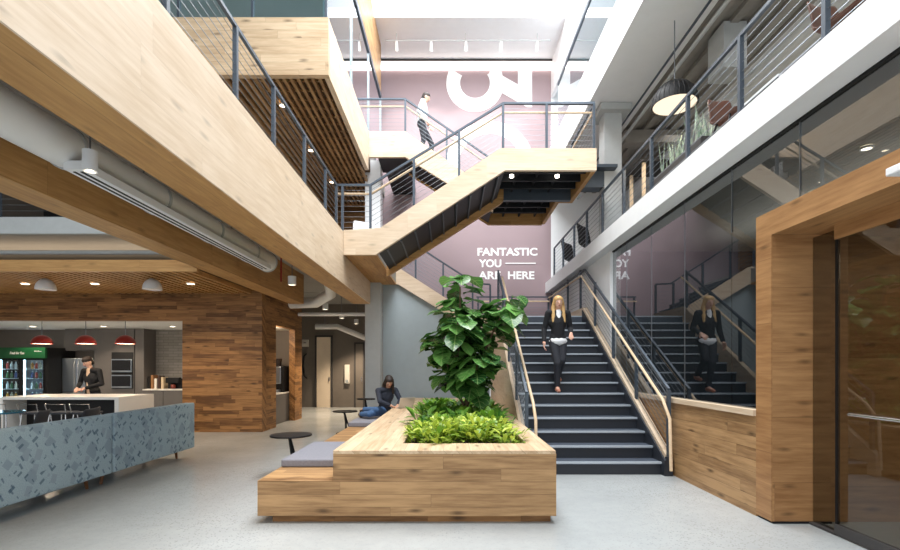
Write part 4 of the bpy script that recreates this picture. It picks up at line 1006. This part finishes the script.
def person(label, loc, rz, J, skin, top, bottom, shoe, hair, look, palms, long_hair=0, inner=None, hem=True, wide=1.0, shoe_h=0, curl=(.5, .5), name='person'):
    V = {k: Vector(v) for k, v in J.items()}
    pr = thing(name, label, 'person', loc, rz, local=True)
    f, r, u = frame(look)
    H = V['head']
    up = (V['chest']-V['pelvis']).normalized(); sr = (V['shR']-V['shL']).normalized(); sf = sr.cross(up)
    B = MB()
    B.capsule(V['pelvis'], V['chest'], .105, .11); B.ball(V['pelvis'], (.145*wide, .105, .12), 2, basis(sr, sf, up)); B.ball(V['chest'], (.15*wide, .10, .15), 2, basis(sr, sf, up))
    B.capsule(V['chest'], V['neck'], .08, .052); B.capsule(V['neck'], H-u*.05, .05, .047)
    hb = basis(r, f, u)
    B.ball(H, (.073, .090, .103), 3, hb); B.ball(H+f*.026-u*.058, (.053, .056, .05), 3, hb); B.ball(H+f*.055-u*.088, (.024, .022, .018), 2, hb)
    B.capsule(H+f*.086+u*.012, H+f*.104-u*.026, .008, .0125); B.ball(H+f*.082-u*.058, (.024, .012, .011), 2, hb); B.ball(H+f*.073+u*.035, (.05, .016, .012), 2, hb)
    for k in (-1, 1): B.ball(H+r*k*.074-u*.012-f*.004, (.010, .022, .032), 2, hb)
    for k in 'LR':
        B.capsule(V['neck']-up*.05, V['sh'+k], .045, .046)
        B.capsule(V['sh'+k], V['el'+k], .046, .037); B.capsule(V['el'+k], V['wr'+k], .037, .025)
        B.capsule(V['hip'+k], V['kn'+k], .082, .054); B.capsule(V['kn'+k], V['an'+k], .052, .037)
        B.capsule(V['an'+k], V['toe'+k], .036, .026)
    hand(B, V['wrL'], V['elL'], palms[0], curl[0]); hand(B, V['wrR'], V['elR'], palms[1], curl[1])
    body = fuse(B, .0065, 'body', skin, pr, 2)
    for k in (-1, 1):
        e = MB().ball(H+r*k*.032+f*.079+u*.012, (.0125, .008, .006), 2, hb).build('eye', M_white, pr, True)
        MB().ball(H+r*k*.032+f*.0865+u*.012, (.0045, .002, .0045), 2, hb).build('iris', M_dark, e, True)
        MB().tube([H+r*(k*.032-.016)+f*.089+u*.032, H+r*k*.032+f*.092+u*.037, H+r*(k*.032+.016)+f*.086+u*.032], .0022, 6).build('eyebrow', hair, pr, True)
    MB().ball(H+f*.0935-u*.058, (.021, .004, .007), 2, hb).build('lips', plain('lips', (166, 92, 84), .5), pr, True)
    h_ = MB(); h_.ball(H+u*.030-f*.022, (.082, .090, .088), 3, hb)
    h_.ball(H+u*.050+f*(.012 if not long_hair else .012), (.077, .078, .066 if not long_hair else .058), 3, hb)
    h_.ball(H-f*.045-u*.02, (.078, .065, .09), 3, hb)
    if long_hair:
        for k in (-1, 1):
            sw = k*.062
            h_.capsule(H+r*sw+u*.03-f*.005, H+r*sw*1.3-u*.10-f*.005, .030, .040); h_.capsule(H+r*sw*1.3-u*.10-f*.005, H+r*sw*1.5-u*long_hair+f*.075, .040, .026)
        h_.capsule(H-f*.06, H-f*.075-u*long_hair*.95, .06, .045)
        
        for k in (-1, 1): h_.capsule(H+u*.090+f*.045, H+r*k*.056+u*.045+f*.055, .011, .012); h_.capsule(H+r*k*.056+u*.045+f*.055, H+r*k*.073-u*.03+f*.032, .012, .018)
    else:
        h_.capsule(H+u*.072+f*.05-r*.03, H+u*.072+f*.05+r*.03, .024, .024)
    fuse(h_, .008, 'hair', hair, pr, 2)
    c = MB(); q = .014
    c.capsule(V['pelvis']+up*.02, V['chest'], .115, .122); c.ball(V['pelvis']+up*.03, (.152*wide, .115, .10), 2, basis(sr, sf, up)); c.ball(V['chest'], (.165*wide, .115, .155), 2, basis(sr, sf, up))
    c.capsule(V['chest']+up*.08, V['neck']-up*.03, .09, .062)
    for k in 'LR':
        c.capsule(V['neck']-up*.045, V['sh'+k], .062, .056); c.capsule(V['sh'+k], V['el'+k], .055, .047); w = V['wr'+k]; c.capsule(V['el'+k], V['el'+k].lerp(w, .9), .05, .037)
    fuse(c, .008, 'jacket' if inner else 'shirt', top, pr, 3)
    if inner:
        i_ = MB(); i_.capsule(V['pelvis']-up*.02, V['chest'], .108, .10); i_.ball(V['pelvis']-up*.03, (.166*wide, .130, .10) if hem else (.12, .09, .06), 2, basis(sr, sf, up))
        nf = sf if sf.dot(f) > 0 else -sf
        i_.capsule(V['chest']+nf*.085-up*.06, V['neck']-up*.03+nf*.025, .034, .052); i_.ball(V['neck']-up*.025, (.058, .056, .03), 2, basis(sr, sf, up))
        if not hem: i_.capsule(V['chest']+nf*.09-up*.06, V['pelvis']+nf*.075, .03, .05)
        fuse(i_, .007, 'blouse', inner, pr, 2)
    t_ = MB(); t_.ball(V['pelvis']-up*.02, (.150*wide, .112, .11), 2, basis(sr, sf, up))
    for k in 'LR':
        t_.capsule(V['hip'+k], V['kn'+k], .09, .064); a = V['an'+k]; t_.capsule(V['kn'+k], V['kn'+k].lerp(a, .93), .062, .048)
    fuse(t_, .008, 'trousers', bottom, pr, 3)
    for k in 'LR':
        s_ = MB(); a = V['an'+k]; t2 = V['toe'+k]; dn = Vector((0, 0, -1))
        s_.capsule(a+dn*.03, t2, .042, .032); s_.capsule(a+dn*.035-(t2-a).normalized()*.03, a+dn*.035, .034, .036)
        fuse(s_, .007, 'shoe', shoe, pr, 2)
    return pr
M_skin1 = skin_mat('fair_skin', (226, 178, 156)); M_skin2 = skin_mat('tan_skin', (206, 158, 130))
M_blond = plain('blond_hair', (196, 158, 104), .45, var=.18, nscale=30); M_brown = plain('dark_brown_hair', (40, 29, 24), .6, var=.2, nscale=30)
M_cardi = plain('black_cardigan', (24, 25, 30), .85, var=.1, nscale=40); M_blouse = plain('white_blouse', (236, 238, 242), .7, var=.02)
M_trs = plain('charcoal_trousers', (42, 44, 52), .8, var=.1, nscale=30); M_jean = plain('blue_denim', (66, 98, 138), .85, var=.15, nscale=50)
M_tan = plain('tan_shoe', (190, 128, 104), .5, var=.05); M_blkshoe = plain('black_shoe', (26, 24, 24), .4, var=.05)
M_navyb = plain('navy_blouse', (36, 42, 56), .8, var=.1, nscale=40)
# woman walking down the lower staircase
person('woman with long blond hair, black cardigan and white blouse walking down the stairs', (1.83, 8.17, 1.046), 0, {
    'pelvis': (.0, .06, .91), 'chest': (0, .05, 1.20), 'neck': (0, .04, 1.405), 'head': (0, .015, 1.545),
    'shL': (-.165, .05, 1.36), 'elL': (-.225, .09, 1.08), 'wrL': (-.245, .0, .86), 'shR': (.165, .05, 1.36), 'elR': (.225, .10, 1.10), 'wrR': (.19, -.09, 1.0),
    'hipL': (-.075, .06, .88), 'knL': (-.03, -.05, .50), 'anL': (-.01, .05, .085), 'toeL': (-.02, -.11, .035),
    'hipR': (.075, .07, .88), 'knR': (.065, -.01, .56), 'anR': (.06, .30, .275), 'toeR': (.06, .16, .215)},
    M_skin1, M_cardi, M_trs, M_tan, M_blond, (0, -1, -.12), ((.9, -.3, 0), (-.5, 0, -.8)), .33, M_blouse)
# man descending the top flight
person('man in a white shirt and dark trousers descending the top flight', (-.70, 11.75, 6.545), PI/2, {
    'pelvis': (.0, .02, .90), 'chest': (0, -.02, 1.19), 'neck': (0, -.05, 1.39), 'head': (0, -.09, 1.525),
    'shL': (-.18, -.02, 1.35), 'elL': (-.23, .08, 1.08), 'wrL': (-.21, -.08, .88), 'shR': (.18, -.02, 1.35), 'elR': (.24, .02, 1.08), 'wrR': (.22, -.16, .92),
    'hipL': (-.085, .02, .87), 'knL': (-.09, -.04, .47), 'anL': (-.09, .08, .085), 'toeL': (-.1, -.07, .035),
    'hipR': (.085, .02, .87), 'knR': (.09, -.22, .44), 'anR': (.09, -.22, -.09), 'toeR': (.1, -.38, -.14)},
    M_skin1, M_blouse, M_trs, M_blkshoe, M_brown, (0, -1, -.35), ((1, 0, 0), (-1, 0, 0)), 0, None, wide=1.1)
# man behind the kitchen island
person('man in a black jacket standing behind the white island, looking down', (-7.75, 10.35, 0), math.radians(-12), {
    'pelvis': (.0, .03, .93), 'chest': (0, -.0, 1.24), 'neck': (0, -.03, 1.45), 'head': (-.01, -.08, 1.59),
    'shL': (-.20, 0, 1.40), 'elL': (-.28, -.02, 1.12), 'wrL': (-.10, -.24, 1.03), 'shR': (.20, 0, 1.40), 'elR': (.29, -.02, 1.12), 'wrR': (.10, -.24, 1.03),
    'hipL': (-.09, .03, .90), 'knL': (-.1, 0, .49), 'anL': (-.1, .04, .085), 'toeL': (-.12, -.11, .035),
    'hipR': (.09, .03, .90), 'knR': (.1, 0, .49), 'anR': (.1, .04, .085), 'toeR': (.12, -.11, .035)},
    M_skin1, M_blackf, M_trs, M_blkshoe, M_brown, (-.15, -1, -.6), ((.3, 0, -1), (-.3, 0, -1)), 0, plain('cream_shirt', (222, 190, 160), .7), hem=False, wide=1.15)
# woman seated on the bench with legs tucked to the side
person('dark haired woman in navy blouse and jeans seated on the bench, typing', (-1.32, 9.45, .495), 0, {
    'pelvis': (.0, .0, .13), 'chest': (.05, -.06, .41), 'neck': (.09, -.11, .59), 'head': (.12, -.17, .71),
    'shL': (-.09, -.18, .53), 'elL': (-.03, -.33, .33), 'wrL': (.16, -.30, .255), 'shR': (.22, .03, .53), 'elR': (.33, -.06, .34), 'wrR': (.30, -.22, .255),
    'hipL': (-.06, -.07, .12), 'knL': (-.22, -.38, .10), 'anL': (-.42, -.16, .075), 'toeL': (-.47, -.06, .06),
    'hipR': (.05, .06, .12), 'knR': (-.10, -.30, .17), 'anR': (-.38, -.10, .16), 'toeR': (-.45, -.02, .12)},
    M_skin2, M_navyb, M_jean, M_blkshoe, M_brown, (.35, -1, -.75), ((0, 0, -1), (0, 0, -1)), .24, None)
